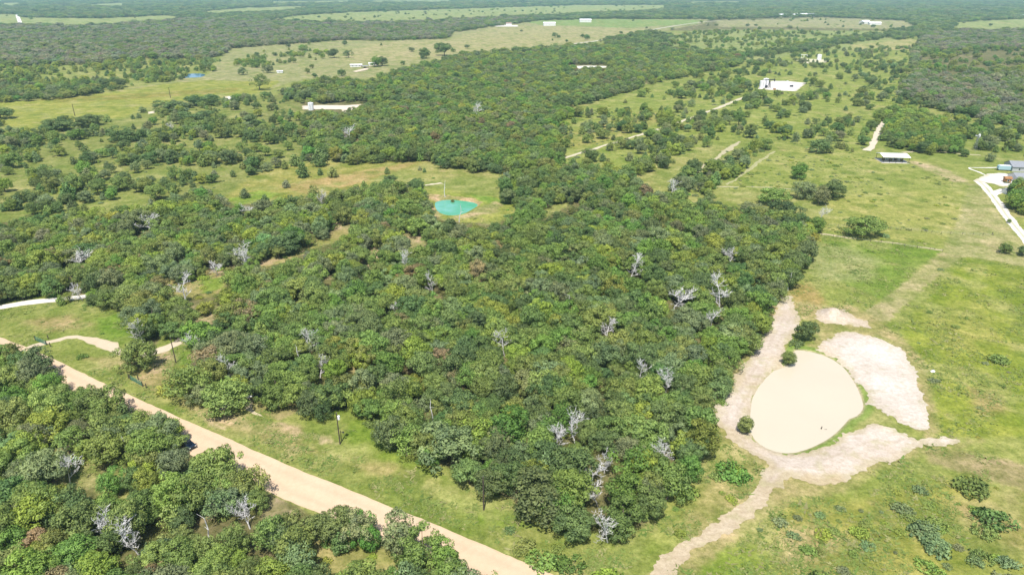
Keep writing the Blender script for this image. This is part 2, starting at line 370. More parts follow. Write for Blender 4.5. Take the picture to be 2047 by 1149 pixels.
zone('grass by the track', 0.02, SHR, T_LIGHT, [(-400, 650), (0, 604), (170, 598), (255, 632), (280, 655), (285, 690), (345, 690), (335, 745), (400, 800), (500, 815), (620, 830), (660, 822), (765, 835), (765, 882), (960, 965), (1120, 1055), (1240, 1085), (1200, 1149), (1080, 1160), (60, 715), (-300, 690)])
zone('weedy corner', 0.45, SHR, T_LIGHT, [(1000, 1015), (1100, 1055), (1240, 1085), (1330, 985), (1310, 1060), (1230, 1160), (1130, 1150), (1040, 1090)])
zone('wood across the dirt road', 1.0, dict(oak=.72, elm=.20, cedar=.08), T_OLIVE, [(-500, 655), (0, 675), (62, 695), (85, 722), (140, 758), (230, 796), (310, 836), (370, 880), (430, 912), (500, 940), (550, 990), (650, 1040), (740, 1062), (880, 1088), (1030, 1120), (1070, 1190), (1050, 1400), (-500, 1400)])
zone('gaps', 0.2, SHR, T_LIGHT, [(85, 900), (110, 885), (130, 892), (195, 920), (195, 975), (130, 985), (95, 940)])
zone('gaps', 1.0, dict(elm=.60, shrub=.40), T_LIGHT, [(420, 1050), (530, 1030), (560, 1090), (520, 1170), (420, 1170)], 0.8)
zone('gaps', 1.0, dict(elm=.55, cedar=.1, shrub=.35), T_LIGHT, [(600, 1060), (690, 1075), (800, 1110), (800, 1180), (620, 1180)], 0.85)
zone('gaps', 0.9, dict(elm=.5, shrub=.50), T_LIGHT, [(190, 960), (260, 930), (330, 950), (300, 1010), (210, 1020)], 0.8)
zone('gaps', 0.3, SHR, T_LIGHT, [(690, 1085), (740, 1068), (740, 1110), (720, 1140), (700, 1120)])
zone('shrubby field', 0.44, SHR, T_WEED, [(1520, 1000), (1640, 1010), (1720, 975), (1830, 905), (1900, 930), (2047, 960), (2300, 960), (2300, 1300), (1300, 1300), (1330, 1160), (1440, 1080)])
zone('open field', 0.05, SHR, T_LIGHT, [(1340, 1130), (1480, 1060), (1600, 1080), (1560, 1200), (1330, 1200)])
zone('field edge', 0.35, SHR, T_LIGHT, [(1290, 1055), (1330, 990), (1420, 930), (1440, 890), (1520, 930), (1500, 980), (1400, 1050), (1320, 1075), (1260, 1130)])
zone('mown grass', 0.0, SHR, T_WEED, [(1640, 460), (1700, 385), (1935, 372), (2060, 390), (2300, 420), (2300, 530), (1880, 520), (1760, 660), (1600, 640), (1600, 540)])
zone('paddock', 0.28, SHR, T_WEED, [(1650, 400), (1700, 385), (1920, 380), (1935, 420), (1900, 480), (1650, 462)], 0.6)
zone('weedy field', 0.5, SHR, T_WEED, [(1450, 378), (1480, 340), (1560, 300), (1720, 305), (1930, 330), (1900, 372), (1700, 385), (1600, 410)], 0.8)
zone('east field', 0.07, SHR, T_WEED, [(1870, 520), (2300, 520), (2300, 900), (1870, 870), (1780, 660)], 0.9)
zone('brown patch', 0.0, SHR, T_WEED, [(1830, 862), (2300, 872), (2300, 985), (2047, 962), (1900, 935), (1830, 906)])
zone('bright grove', 0.95, GROVE, T_LIGHT, [(1745, 228), (1820, 215), (1900, 242), (1926, 272), (1918, 300), (1850, 303), (1790, 290), (1757, 272)])
zone('thicket', 0.40, SCRUB, T_MIX, [(1790, 195), (1900, 225), (1990, 245), (2300, 270), (2300, 300), (1960, 300), (1925, 265), (1820, 218)])
zone('grove by the drive', 0.9, GROVE, T_LIGHT, [(2010, 380), (2060, 372), (2200, 372), (2200, 425), (2047, 420), (2015, 405)])
zone('thicket strip', 0.8, SCRUB, T_MIX, [(1370, 345), (1420, 320), (1460, 325), (1500, 280), (1540, 290), (1500, 310), (1480, 340), (1440, 352), (1420, 390), (1360, 395), (1330, 385)])
OPEN = [np.array(p, float) for p in ([(1595, 640), (1640, 615), (1740, 640), (1850, 740), (1870, 860), (1850, 905), (1750, 940), (1660, 985), (1560, 1000), (1480, 1075), (1300, 1160), (1290, 1150), (1400, 1060), (1500, 990), (1530, 935), (1460, 895), (1418, 830), (1470, 745), (1530, 660), (1560, 600), (1585, 590)],
        [(1935, 330), (2100, 325), (2100, 376), (2010, 376), (2047, 470), (2047, 490), (1950, 375)], [(1750, 298), (1815, 298), (1815, 332), (1750, 332)], [(1505, 182), (1535, 158), (1615, 163), (1595, 186)], [(1130, 129), (1218, 130), (1215, 143), (1135, 142)], [(600, 206), (660, 206), (722, 205), (730, 222), (690, 236), (640, 234), (630, 240), (612, 240), (600, 226)], [(345, 868), (412, 878), (418, 985), (355, 975)], [(940, 1000), (985, 1008), (978, 1040), (950, 1035)], [(690, 122), (760, 120), (775, 142), (700, 146)])]

TINT0 = dict(olive=(0.150, 0.200, 0.050), dark=(0.098, 0.148, 0.046), grey=(0.150, 0.190, 0.080), yellow=(0.192, 0.240, 0.042), bright=(0.118, 0.200, 0.040), brown=(0.20, 0.165, 0.075), greyb=(0.185, 0.192, 0.115))
TINT = {k: tuple(1.50 * v for v in c) for k, c in TINT0.items()}
TWORD = dict(olive='olive green', dark='dark green', grey='grey green', yellow='yellow green', bright='bright green', brown='browning', greyb='dull grey')

# ------------------------------------------------------------------ ground sheet with its vegetation colours
def build_ground():
    th = np.concatenate([np.radians(np.linspace(-85, -45, 60, endpoint=False)), np.radians(np.arange(-45, 45, 0.17)), np.radians(np.linspace(45, 85, 60))])
    rs = [25.0]
    while rs[-1] < 25000:
        r = rs[-1]
        rs.append(r + (2.5 if r < 85 else max(0.62, r * r / 95000.0)))
    rs = np.array(rs)
    rr, tt = np.meshgrid(rs, th, indexing='ij')
    x = (rr * np.sin(tt)).ravel(); y = (rr * np.cos(tt)).ravel()
    z = height(x, y)
    nr, nth = len(rs), len(th)
    idx = np.arange(nr * nth).reshape(nr, nth)
    F = np.stack([idx[:-1, :-1], idx[:-1, 1:], idx[1:, 1:], idx[1:, :-1]], -1).reshape(-1, 4)[:, ::-1]
    px, py, _ = proj(x, y, 0.0)
    c = np.empty((len(x), 3)); c[:] = (0.235, 0.285, 0.085)
    n1 = fbm(x, y, 28.0, 31); n2 = fbm(x, y, 7.0, 41); n3 = fbm(x, y, 160.0, 51); n4 = fbm(x, y, 2.2, 61, 2)
    def blend(colr, w):
        w = np.clip(w, 0, 1)[:, None]; c[:] = c * (1 - w) + np.asarray(colr) * w
    blend((0.31, 0.32, 0.115), smooth(0.45, 0.65, n1) * 0.6)
    blend((0.17, 0.245, 0.045), smooth(0.50, 0.66, n3) * 0.5)
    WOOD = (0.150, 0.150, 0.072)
    def paint(colr, poly, soft=3.0, amt=1.0, rag=3.0, nz=None):
        # soft, rag in photo pixels' worth of ground at that place: resolved to metres
        P = gp(poly); cx_, cy_ = np.mean(poly, 0)
        poly = np.asarray(poly, float)
        lo = poly.min(0) - 40; hi = poly.max(0) + 40
        m = (px > lo[0]) & (px < hi[0]) & (py > lo[1]) & (py < hi[1]) & (y > 20)
        if not m.any(): return
        k = mpp(cx_, max(cy_, 2))
        sd = sdist(x[m], y[m], P) / k + (fbm(x[m], y[m], 9 * k, 5, 3) - 0.5) * 2 * rag * 2
        w = smooth(-soft, soft, sd) * amt
        if nz is not None: w = w * nz[m]
        w = w[:, None]; c[m] = c[m] * (1 - w) + np.asarray(colr) * w
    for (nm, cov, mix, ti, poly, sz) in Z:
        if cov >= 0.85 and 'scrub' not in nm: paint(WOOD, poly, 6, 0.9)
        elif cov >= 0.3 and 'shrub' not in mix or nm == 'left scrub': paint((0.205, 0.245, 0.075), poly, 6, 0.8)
        elif nm == 'field' and poly[:, 1].max() - poly[:, 1].min() > 0: paint((0.275, 0.335, 0.135), poly, 1.0, 1, 0.5)
    fields = [
        ((0.30, 0.315, 0.165), [z_ for z_ in Z if z_[0] == 'pasture'][0][4], 3),
        ((0.27, 0.31, 0.06), [(-400, 268), (-400, 222), (0, 205), (100, 198), (200, 188), (330, 168), (420, 160), (490, 163), (560, 162), (540, 178), (500, 192), (440, 190), (370, 202), (300, 213), (240, 238), (180, 232), (120, 246), (70, 259), (0, 250)], 2),
        ((0.255, 0.245, 0.06), [(60, 200), (200, 192), (330, 184), (480, 176), (470, 184), (300, 196), (120, 206)], 6),
        ((0.36, 0.35, 0.19), [(760, 85), (900, 80), (985, 56), (1080, 52), (1300, 58), (1290, 66), (1180, 84), (1060, 98), (930, 104), (830, 120), (700, 125), (640, 115), (700, 100)], 5),
        ((0.21, 0.32, 0.10), [(1030, 42), (1200, 38), (1400, 40), (1390, 48), (1250, 56), (1080, 50)], 3),
        ((0.33, 0.33, 0.19), [(1430, 42), (1640, 36), (1880, 44), (1830, 60), (1640, 56), (1440, 54)], 5),
        ((0.255, 0.315, 0.125), [(1300, 75), (1420, 60), (1600, 60), (1760, 64), (1830, 95), (1700, 130), (1500, 120), (1350, 105)], 8),
        ((0.37, 0.36, 0.17), [(1700, 90), (1830, 78), (1826, 110), (1800, 130), (1720, 120)], 10),
        ((0.24, 0.30, 0.075), [(1110, 262), (1150, 222), (1260, 190), (1420, 150), (1600, 105), (1825, 100), (1796, 195), (1720, 300), (1500, 268), (1250, 335), (1130, 330)], 8),
        ((0.31, 0.31, 0.105), [(1120, 270), (1180, 250), (1300, 220), (1340, 235), (1250, 270), (1150, 300)], 14),
        ((0.285, 0.295, 0.085), [(440, 402), (500, 352), (560, 334), (640, 324), (720, 328), (780, 318), (860, 316), (862, 328), (800, 342), (760, 348), (740, 372), (680, 386), (600, 396), (520, 408)], 5),
        ((0.36, 0.30, 0.13), [(560, 372), (660, 352), (760, 335), (840, 322), (800, 340), (720, 365), (620, 392)], 8),
        ((0.20, 0.31, 0.05), [(455, 398), (520, 380), (560, 388), (520, 406), (470, 410)], 8),
        ((0.225, 0.275, 0.08), [(0, 420), (60, 380), (300, 350), (320, 400), (200, 430)], 20),
        # left: grass by the track and the verge
        ((0.225, 0.275, 0.075), [(-200, 640), (0, 606), (170, 598), (255, 632), (285, 690), (345, 690), (335, 745), (400, 800), (520, 815), (765, 835), (765, 882), (960, 965), (1120, 1055), (1240, 1085), (1200, 1149), (1080, 1160), (560, 920), (60, 712), (-200, 690)], 4),
        ((0.16, 0.27, 0.04), [(190, 640), (250, 625), (285, 650), (285, 690), (240, 690), (200, 670)], 12),
        ((0.17, 0.275, 0.045), [(340, 705), (395, 700), (390, 730), (345, 728)], 6),
        ((0.32, 0.28, 0.135), [(40, 640), (140, 630), (180, 650), (100, 665)], 16),
        ((0.33, 0.29, 0.14), [(170, 715), (260, 712), (330, 745), (420, 810), (520, 860), (640, 905), (560, 890), (420, 840), (300, 780)], 14),
        ((0.40, 0.34, 0.20), [(380, 815), (440, 815), (540, 845), (600, 850), (600, 880), (520, 865), (430, 845)], 10),
        ((0.48, 0.40, 0.27), [(395, 828), (430, 840), (450, 858), (420, 850)], 6), ((0.46, 0.39, 0.26), [(620, 868), (660, 872), (675, 888), (640, 886)], 6),
        ((0.46, 0.38, 0.25), [(560, 845), (600, 858), (620, 872), (585, 868)], 6),
        ((0.42, 0.35, 0.22), [(320, 700), (355, 712), (340, 750), (300, 745)], 8),
        ((0.19, 0.275, 0.045), [(690, 840), (765, 830), (770, 885), (860, 940), (940, 970), (900, 980), (800, 930), (700, 900)], 10),
        ((0.33, 0.315, 0.13), [(700, 920), (800, 930), (880, 965), (800, 960), (720, 940)], 14),
        ((0.17, 0.27, 0.04), [(880, 985), (980, 1000), (1060, 1050), (960, 1050), (900, 1010)], 14),
        ((0.36, 0.32, 0.18), [(85, 895), (130, 890), (195, 920), (195, 970), (130, 975), (95, 935)], 10), ((0.30, 0.30, 0.12), [(600, 1060), (690, 1070), (800, 1105), (800, 1170), (620, 1170)], 12), ((0.28, 0.29, 0.11), [(190, 960), (260, 930), (330, 950), (300, 1010), (210, 1020)], 12),
        # pond bank
        ((0.26, 0.31, 0.07), [(845, 372), (890, 378), (960, 388), (1030, 402), (1040, 416), (1010, 440), (930, 446), (880, 438), (855, 410)], 4),
        ((0.46, 0.36, 0.23), [(850, 388), (880, 392), (940, 396), (962, 404), (955, 412), (870, 402), (850, 396)], 4),
        ((0.18, 0.30, 0.05), [(940, 390), (990, 396), (1030, 408), (1000, 412), (960, 402)], 4),
        ((0.42, 0.37, 0.22), [(960, 415), (990, 405), (1005, 410), (990, 425), (940, 436), (890, 442), (930, 430)], 6),
        ((0.45, 0.36, 0.24), [(850, 400), (875, 425), (882, 438), (860, 440), (845, 425)], 4),
        ((0.27, 0.31, 0.10), [(1075, 428), (1120, 400), (1152, 402), (1130, 416), (1085, 437)], 4),
        # clearings in the wood
        ((0.33, 0.31, 0.13), [(500, 528), (545, 508), (600, 490), (640, 472), (690, 455), (706, 462), (690, 480), (640, 492), (575, 522), (520, 538)], 4),
        ((0.42, 0.34, 0.22), [(502, 525), (548, 512), (570, 516), (530, 534)], 4), ((0.43, 0.35, 0.24), [(600, 470), (660, 445), (700, 432), (720, 448), (690, 458), (640, 462)], 4),
        ((0.34, 0.31, 0.14), [(318, 562), (390, 545), (440, 538), (462, 552), (440, 585), (400, 600), (340, 588)], 4),
        ((0.19, 0.29, 0.045), [(400, 560), (450, 552), (440, 580), (405, 585)], 4), ((0.42, 0.35, 0.25), [(420, 540), (470, 520), (480, 532), (440, 548)], 4),
        ((0.46, 0.37, 0.26), [(735, 485), (752, 478), (765, 500), (752, 540), (730, 542), (738, 510)], 3),
        ((0.46, 0.37, 0.26), [(800, 452), (830, 462), (862, 480), (850, 494), (820, 500), (802, 480)], 3),
        ((0.40, 0.34, 0.22), [(350, 690), (375, 650), (420, 620), (450, 600), (462, 612), (430, 635), (385, 690)], 5),
        ((0.40, 0.34, 0.24), [(540, 630), (575, 600), (590, 608), (560, 640)], 4),
        ((0.33, 0.30, 0.15), [(490, 790), (520, 785), (545, 810), (620, 790), (760, 700), (780, 700), (640, 800), (560, 840), (500, 815)], 5),
        # right hand fields
        ((0.255, 0.305, 0.085), [(1640, 460), (1700, 385), (1460, 378), (1480, 340), (1560, 300), (1720, 300), (1930, 330), (2300, 340), (2300, 1300), (1200, 1300), (1330, 1000), (1430, 900), (1420, 840), (1500, 700), (1560, 600)], 4),
        ((0.30, 0.33, 0.10), [(1650, 400), (1720, 385), (1920, 380), (1930, 430), (1890, 490), (1650, 465)], 10),
        ((0.18, 0.275, 0.05), [(1645, 480), (1720, 478), (1880, 502), (1840, 530), (1770, 600), (1720, 580), (1640, 540)], 8),
        ((0.26, 0.31, 0.125), [(1630, 485), (1690, 490), (1760, 520), (1740, 560), (1640, 560), (1610, 530)], 20),
        ((0.15, 0.25, 0.035), [(1690, 478), (1880, 502), (1850, 525), (1780, 510), (1720, 500)], 8),
        ((0.38, 0.30, 0.13), [(1580, 575), (1620, 560), (1650, 600), (1620, 630), (1590, 620)], 12),
        ((0.225, 0.29, 0.042), [(1930, 515), (2047, 545), (2400, 600), (2400, 880), (1880, 870), (1860, 760), (1800, 660)], 10),
        ((0.29, 0.32, 0.085), [(1830, 620), (1960, 600), (2000, 680), (1900, 700)], 30),
        ((0.19, 0.255, 0.04), [(1990, 520), (2100, 560), (2100, 700), (2010, 660)], 24),
        ((0.34, 0.30, 0.13), [(1930, 770), (1990, 780), (2020, 820), (1960, 830)], 14),
        ((0.33, 0.34, 0.165), [(1935, 372), (1962, 362), (1995, 425), (2047, 490), (2100, 545), (1990, 522), (1925, 512), (1882, 502), (1915, 440)], 4),
        ((0.35, 0.34, 0.18), [(1884, 502), (1925, 512), (1850, 572), (1772, 648), (1724, 626), (1800, 570), (1862, 520)], 2),
        ((0.36, 0.34, 0.19), [(1960, 485), (2010, 480), (2040, 500), (2000, 510)], 10),
        ((0.40, 0.36, 0.22), [(1815, 322), (1870, 330), (1925, 355), (1945, 372), (1900, 362), (1850, 340)], 8),
        ((0.31, 0.28, 0.15), [(1850, 895), (1950, 905), (2060, 930), (2200, 950), (2060, 985), (1930, 945), (1860, 925)], 12),
        ((0.30, 0.31, 0.085), [(1560, 1010), (1700, 1000), (1900, 960), (2060, 1000), (2060, 1149), (1560, 1160)], 30),
        ((0.33, 0.30, 0.14), [(1560, 1060), (1640, 1040), (1700, 1080), (1620, 1149), (1560, 1120)], 26),
        ((0.32, 0.29, 0.13), [(1900, 1010), (2047, 980), (2060, 1100), (1990, 1120)], 30),
        ((0.20, 0.285, 0.05), [(1360, 1110), (1480, 1075), (1560, 1100), (1540, 1160), (1350, 1160)], 16),
        ((0.30, 0.30, 0.12), [(1450, 900), (1530, 930), (1500, 1000), (1420, 1040), (1350, 1060), (1400, 980)], 14),
    ]
    for colr, poly, soft in fields: paint(colr, poly, soft, 0.92, 4.0)
    for P_ in ([(1540, 610), (1610, 600), (1640, 612), (1700, 610), (1760, 640), (1850, 720), (1872, 860), (1840, 900), (1960, 880), (1830, 915), (1740, 945), (1690, 985), (1580, 1000), (1480, 1070), (1350, 1170), (1280, 1170), (1400, 1050), (1510, 980), (1520, 935), (1430, 880), (1410, 820), (1480, 720)],):
        paint((0.37, 0.335, 0.17), P_, 14, 0.85, 6)
    for P_ in ([(1722, 775), (1745, 800), (1800, 842), (1860, 868), (1830, 890), (1770, 860), (1700, 862), (1725, 830)], [(1590, 640), (1632, 640), (1625, 690), (1590, 700), (1565, 712)]):
        paint((0.20, 0.265, 0.055), P_, 8, 0.85, 6)
    # dry and lush patches of grass
    fieldy = smooth(0.16, 0.22, c[:, 1])
    blend((0.40, 0.35, 0.19), smooth(0.60, 0.78, n2 * 0.6 + n1 * 0.4) * 0.55 * fieldy)
    blend((0.34, 0.36, 0.15), smooth(0.54, 0.70, fbm(x, y, 13.0, 71)) * 0.5 * fieldy)
    blend((0.15, 0.225, 0.04), smooth(0.56, 0.72, fbm(x, y, 11.0, 81)) * 0.55 * fieldy)
    blend((0.38, 0.33, 0.22), smooth(0.60, 0.75, n2) * 0.6 * (1 - fieldy))
    c *= (0.86 + 0.28 * n4)[:, None] * np.array((0.87, 0.79, 0.72))
    # green rim of the pond, brown wet edge
    near = (x > 10) & (x < 140) & (y > 80) & (y < 300)
    sd = np.full(len(x), -99.0); sd[near] = sdist(x[near], y[near], POND)
    w = smooth(-2.8, -1.6, sd) * smooth(0.6, -0.4, sd); blend((0.16, 0.24, 0.045), w * 0.8)
    w = smooth(-0.6, 0.5, sd); blend((0.40, 0.34, 0.22), w)
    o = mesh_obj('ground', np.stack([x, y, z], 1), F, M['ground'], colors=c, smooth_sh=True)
    tag(o, 'green and straw coloured grass land reaching to the horizon', kind='structure')
build_ground()

def sheet(name, label, outlines, mat, colr, res, lift, holes=(), rag=1.2, edgecol=None, px_pts=True, var=None):
    """a thin surface layer over the ground, with an uneven outline"""
    Ps = [gp(p) if px_pts else np.asarray(p) for p in outlines]; Hs = [np.asarray(h) for h in holes]
    allp = np.concatenate(Ps); lo = allp.min(0) - 3; hi = allp.max(0) + 3
    gx = np.arange(lo[0], hi[0], res); gy = np.arange(lo[1], hi[1], res)
    X, Y = np.meshgrid(gx, gy, indexing='ij'); xf, yf = X.ravel(), Y.ravel()
    sd = np.full(len(xf), -1e9)
    for P in Ps: sd = np.maximum(sd, sdist(xf, yf, P))
    for h in Hs: sd = np.minimum(sd, -sdist(xf, yf, h))
    sd = sd + (fbm(xf, yf, 5.0 * rag, 77, 4) - 0.5) * 3.4 * rag
    sd = sd + (vnoise(xf, yf, res * 2.0, 78) - 0.5) * 1.6 * rag
    S2 = sd.reshape(X.shape); gx_, gy_ = np.gradient(S2, res); keep = S2 > 0
    cell = keep[:-1, :-1] | keep[1:, :-1] | keep[1:, 1:] | keep[:-1, 1:]
    g2 = (gx_ ** 2 + gy_ ** 2).ravel() + 1e-6; sh = np.clip(-sd / np.sqrt(g2), 0, 0.95 * res) / np.sqrt(g2)
    xf = xf + gx_.ravel() * sh; yf = yf + gy_.ravel() * sh
    idx = np.arange(len(xf)).reshape(X.shape)
    F = np.stack([idx[:-1, :-1], idx[1:, :-1], idx[1:, 1:], idx[:-1, 1:]], -1)[cell]
    used, inv = np.unique(F.ravel(), return_inverse=True)
    xf, yf, sd = xf[used], yf[used], sd[used]; F = inv.reshape(-1, 4)
    c = np.empty((len(xf), 3)); c[:] = colr
    if edgecol is not None:
        w = smooth(3.0, 0.2, sd - (fbm(xf, yf, 4, 9, 3) - 0.5) * 4)[:, None] * 0.75; c = c * (1 - w) + np.array(edgecol) * w
    if var is not None: c = var(xf, yf, c)
    o = mesh_obj(name, np.stack([xf, yf, height(xf, yf) + lift], 1), F, mat, colors=c, smooth_sh=True)
    return tag(o, label, kind='structure')

def ribbon(name, label, pts, width, mat, colr, lift=0.02, edge=None, ruts=False, rag=0.35, step=1.0, ncs=9, lanes=False):
    C = spline(gp(pts), False, step); T = np.gradient(C, axis=0); T /= np.linalg.norm(T, axis=1)[:, None] + 1e-9
    N = np.stack([-T[:, 1], T[:, 0]], 1); n = len(C)
    s = np.cumsum(np.r_[0, np.hypot(*np.diff(C, axis=0).T)])
    w = np.full(n, width) if np.isscalar(width) else np.interp(np.linspace(0, 1, n), np.linspace(0, 1, len(width)), width)
    u = np.linspace(-1, 1, ncs)
    wl = w / 2 + (fbm(s, s * 0, 6.0, 5) - 0.5) * 4 * rag + (vnoise(s, s * 0, 1.4, 6) - 0.5) * 1.2 * rag
    wr = w / 2 + (fbm(s, s * 0 + 40, 6.0, 7) - 0.5) * 4 * rag + (vnoise(s, s * 0 + 40, 1.4, 8) - 0.5) * 1.2 * rag
    off = np.where(u[None] < 0, u[None] * wl[:, None], u[None] * wr[:, None])
    x = (C[:, 0:1] + N[:, 0:1] * off).ravel(); y = (C[:, 1:2] + N[:, 1:2] * off).ravel()
    idx = np.arange(n * ncs).reshape(n, ncs)
    F = np.stack([idx[:-1, :-1], idx[:-1, 1:], idx[1:, 1:], idx[1:, :-1]], -1).reshape(-1, 4)[:, ::-1]
    c = np.empty((n, ncs, 3)); c[:] = colr
    if edge is not None:
        e = (np.abs(u) > 0.93)[None, :] * 0.6 * np.ones((n, 1)); c = c * (1 - e[..., None]) + np.array(edge) * e[..., None]
    if lanes:
        e = 1 - 0.07 * np.exp(-((np.abs(u) - 0.45) / 0.16) ** 2) + 0.03 * np.exp(-(u / 0.2) ** 2); c = c * e[None, :, None]
    if ruts:
        e = (np.exp(-(u / 0.22) ** 2)[None, :] * (0.4 + 0.6 * fbm(s, s * 0, 9, 3))[:, None])
        c = c * (1 - e[..., None]) + np.array((0.25, 0.28, 0.09)) * e[..., None]
    o = mesh_obj(name, np.stack([x, y, height(x, y) + lift], 1), F, mat, colors=c.reshape(-1, 3), smooth_sh=True)
    return tag(o, label, kind='structure')

# ------------------------------------------------------------------ roads, tracks, sand, water
SANDC = (0.53, 0.47, 0.415); ROADC = (0.56, 0.415, 0.285); EDGE = (0.33, 0.31, 0.15)
ribbon('dirt_road', 'wide pink tan dirt road running between two woods', [(-140, 652), (-20, 690), (70, 727), (140, 763), (230, 806), (320, 846), (420, 892), (520, 938), (620, 981), (720, 1022), (830, 1068), (940, 1115), (1060, 1168), (1200, 1228), (1400, 1310)], 8.6, M['road'], ROADC, 0.03, (0.46, 0.38, 0.24), rag=0.16, step=0.8, ncs=17, lanes=True)
for lab, pts, wd, cc, ruts in (
    ('white gravel track passing the edge of the olive wood', [(-260, 660), (-100, 632), (0, 614), (60, 604), (130, 597), (175, 592), (215, 580), (260, 560), (310, 541), (350, 512), (395, 486), (440, 466)], [4.6, 4.6, 4.2, 3.6, 3.4, 3.2], (0.66, 0.62, 0.56), False),
    ('long pale gravel road crossing the scrubby meadow to the well pad', [(1060, 345), (1095, 328), (1180, 300), (1270, 273), (1340, 251), (1420, 222), (1480, 198), (1512, 184)], [3.2, 3.6, 4.4], (0.47, 0.43, 0.31), False),
    ('thin pale track leading to the turquoise pond', [(600, 405), (660, 396), (720, 385), (790, 376), (850, 371), (882, 366)], 2.4, (0.50, 0.45, 0.33), False),
    ('far pale country road along the tan pasture', [(1090, 96), (1130, 90), (1200, 81), (1260, 69), (1320, 57), (1392, 46), (1440, 42)], 9.0, (0.46, 0.44, 0.35), False),
    ('bright white road between the distant light green fields', [(34, 30), (37, 38), (40, 46), (44, 57)], 11.0, (0.68, 0.66, 0.62), False),
    ('sandy track behind the open sided shelter', [(1734, 302), (1746, 288), (1755, 265), (1766, 244)], 5.0, (0.52, 0.46, 0.36), False),
    ('sandy strip beside the thicket', [(1385, 350), (1420, 325), (1450, 303), (1478, 283)], [0.8, 4.5, 2.5, 5.0, 1.0], (0.38, 0.345, 0.22), False),
    ('two worn ruts through the weedy field', [(1455, 370), (1490, 345), (1515, 325), (1548, 302)], [1.0, 3.0, 2.6, 1.0], (0.33, 0.32, 0.17), True),
    ('faint tan track across the weedy field', [(1425, 374), (1500, 374), (1590, 379), (1640, 386)], [0.8, 2.0, 1.6, 0.6], (0.38, 0.35, 0.22), False),
    ('tan fence line path between two paddocks', [(1640, 468), (1690, 474), (1740, 480), (1810, 489), (1884, 500)], 1.5, (0.42, 0.36, 0.22), False),
    ('pale gravel drive leading up to the homestead', [(2110, 560), (2075, 510), (2047, 474), (2020, 440), (1990, 400), (1968, 372), (1955, 362)], [4.4, 4.4, 4.6, 5.0], (0.62, 0.58, 0.52), True),
    ('short gravel fork of the homestead drive', [(1984, 390), (2005, 380), (2035, 376), (2080, 378)], 4.5, (0.64, 0.61, 0.55), False),
    ('thin white concrete path around the homestead lawn', [(1998, 334.5), (1960, 335.5), (1937, 336), (1955, 344), (1975, 352)], 1.6, (0.66, 0.64, 0.60), False),
    ('sandy loop path through the roadside grass', [(40, 706), (70, 693), (105, 683), (135, 674), (165, 676), (195, 684), (220, 695), (248, 706)], [2.0, 2.2, 3.0, 4.4, 5.0, 3.4], (0.49, 0.41, 0.295), False),
    ('sandy path leading from the lone oak into the wood', [(285, 716), (305, 708), (330, 698), (350, 686), (362, 672), (372, 655)], [4.0, 3.4, 2.2], (0.52, 0.44, 0.33), False),
    ('narrow dirt path cutting through the grassy verge', [(440, 822), (490, 800), (505, 820), (530, 835)], 1.6, (0.46, 0.39, 0.26), False),
    ('straight mown track along the far wood edge', [(1826, 140), (1828, 118), (1834, 98), (1842, 82)], 9.0, (0.40, 0.38, 0.20), False),
    ('far dirt road between dark trees', [(1828, 30), (1836, 24), (1846, 19)], 14.0, (0.36, 0.34, 0.22), False),
    ('tan field road right of the shelter', [(1806, 306), (1850, 302), (1900, 306), (1960, 310)], 2.6, (0.42, 0.38, 0.24), False)):
    far = mpp(*pts[len(pts) // 2]) if pts[len(pts) // 2][1] < 1149 else 0.1
    ribbon('gravel_track' if cc[0] > 0.5 else 'dirt_track', lab, pts, wd, M['gravel'] if cc[0] > 0.55 else M['road'], cc, 0.03 if far < 0.35 else 0.12, EDGE if cc[0] < 0.6 else (0.5, 0.46, 0.36), ruts, rag=(0.35 if cc[0] > 0.55 else 0.75) if far < 0.5 else 0.9, step=1.2 if far < 0.35 else 5.0)

def sandvar(x, y, c):
    w = (smooth(-8, 6, sdist(x, y, gp([(1690, 680), (1760, 672), (1840, 740), (1865, 855), (1800, 850), (1745, 800), (1715, 740)]))) * 0.8)[:, None]; c = c * (1 - w) + np.array((0.60, 0.565, 0.53)) * w
    for k, (P_, a_) in enumerate((([(1575, 600), (1570, 640), (1530, 720), (1478, 800), (1462, 845), (1500, 898), (1560, 925), (1640, 930), (1720, 900), (1800, 872)], 1.1), ([(1560, 930), (1530, 985), (1460, 1050), (1370, 1095), (1325, 1149)], 0.9))):
        d_ = segdist(x, y, spline(gp(P_), False, 2.0), False)
        t_ = (np.exp(-((d_ - a_) / 0.35) ** 2) * (0.35 + 0.65 * vnoise(x, y, 5.0, 33 + k)))[:, None] * 0.32; c = c * (1 - t_) + np.array((0.36, 0.30, 0.22)) * t_
    a = smooth(0.52, 0.70, fbm(x, y, 9.0, 91))[:, None] * 0.45; c = c * (1 - a) + np.array((0.50, 0.42, 0.32)) * a
    px, py, _ = proj(x, y, 0)
    b = (smooth(940, 1010, py) * 0.75)[:, None]; c = c * (1 - b) + np.array((0.46, 0.385, 0.27)) * b
    sd = sdist(x, y, gp([(1545, 950), (1620, 945), (1700, 950), (1680, 990), (1590, 1000), (1545, 985)]))
    g = (smooth(-3, 2, sd) * smooth(0.35, 0.55, fbm(x, y, 6, 12)))[:, None] * 0.6; c = c * (1 - g) + np.array((0.42, 0.34, 0.20)) * g
    t = smooth(0.6, 0.8, fbm(x, y, 2.5, 14))[:, None] * 0.35; return c * (1 - t) + np.array((0.33, 0.33, 0.15)) * t
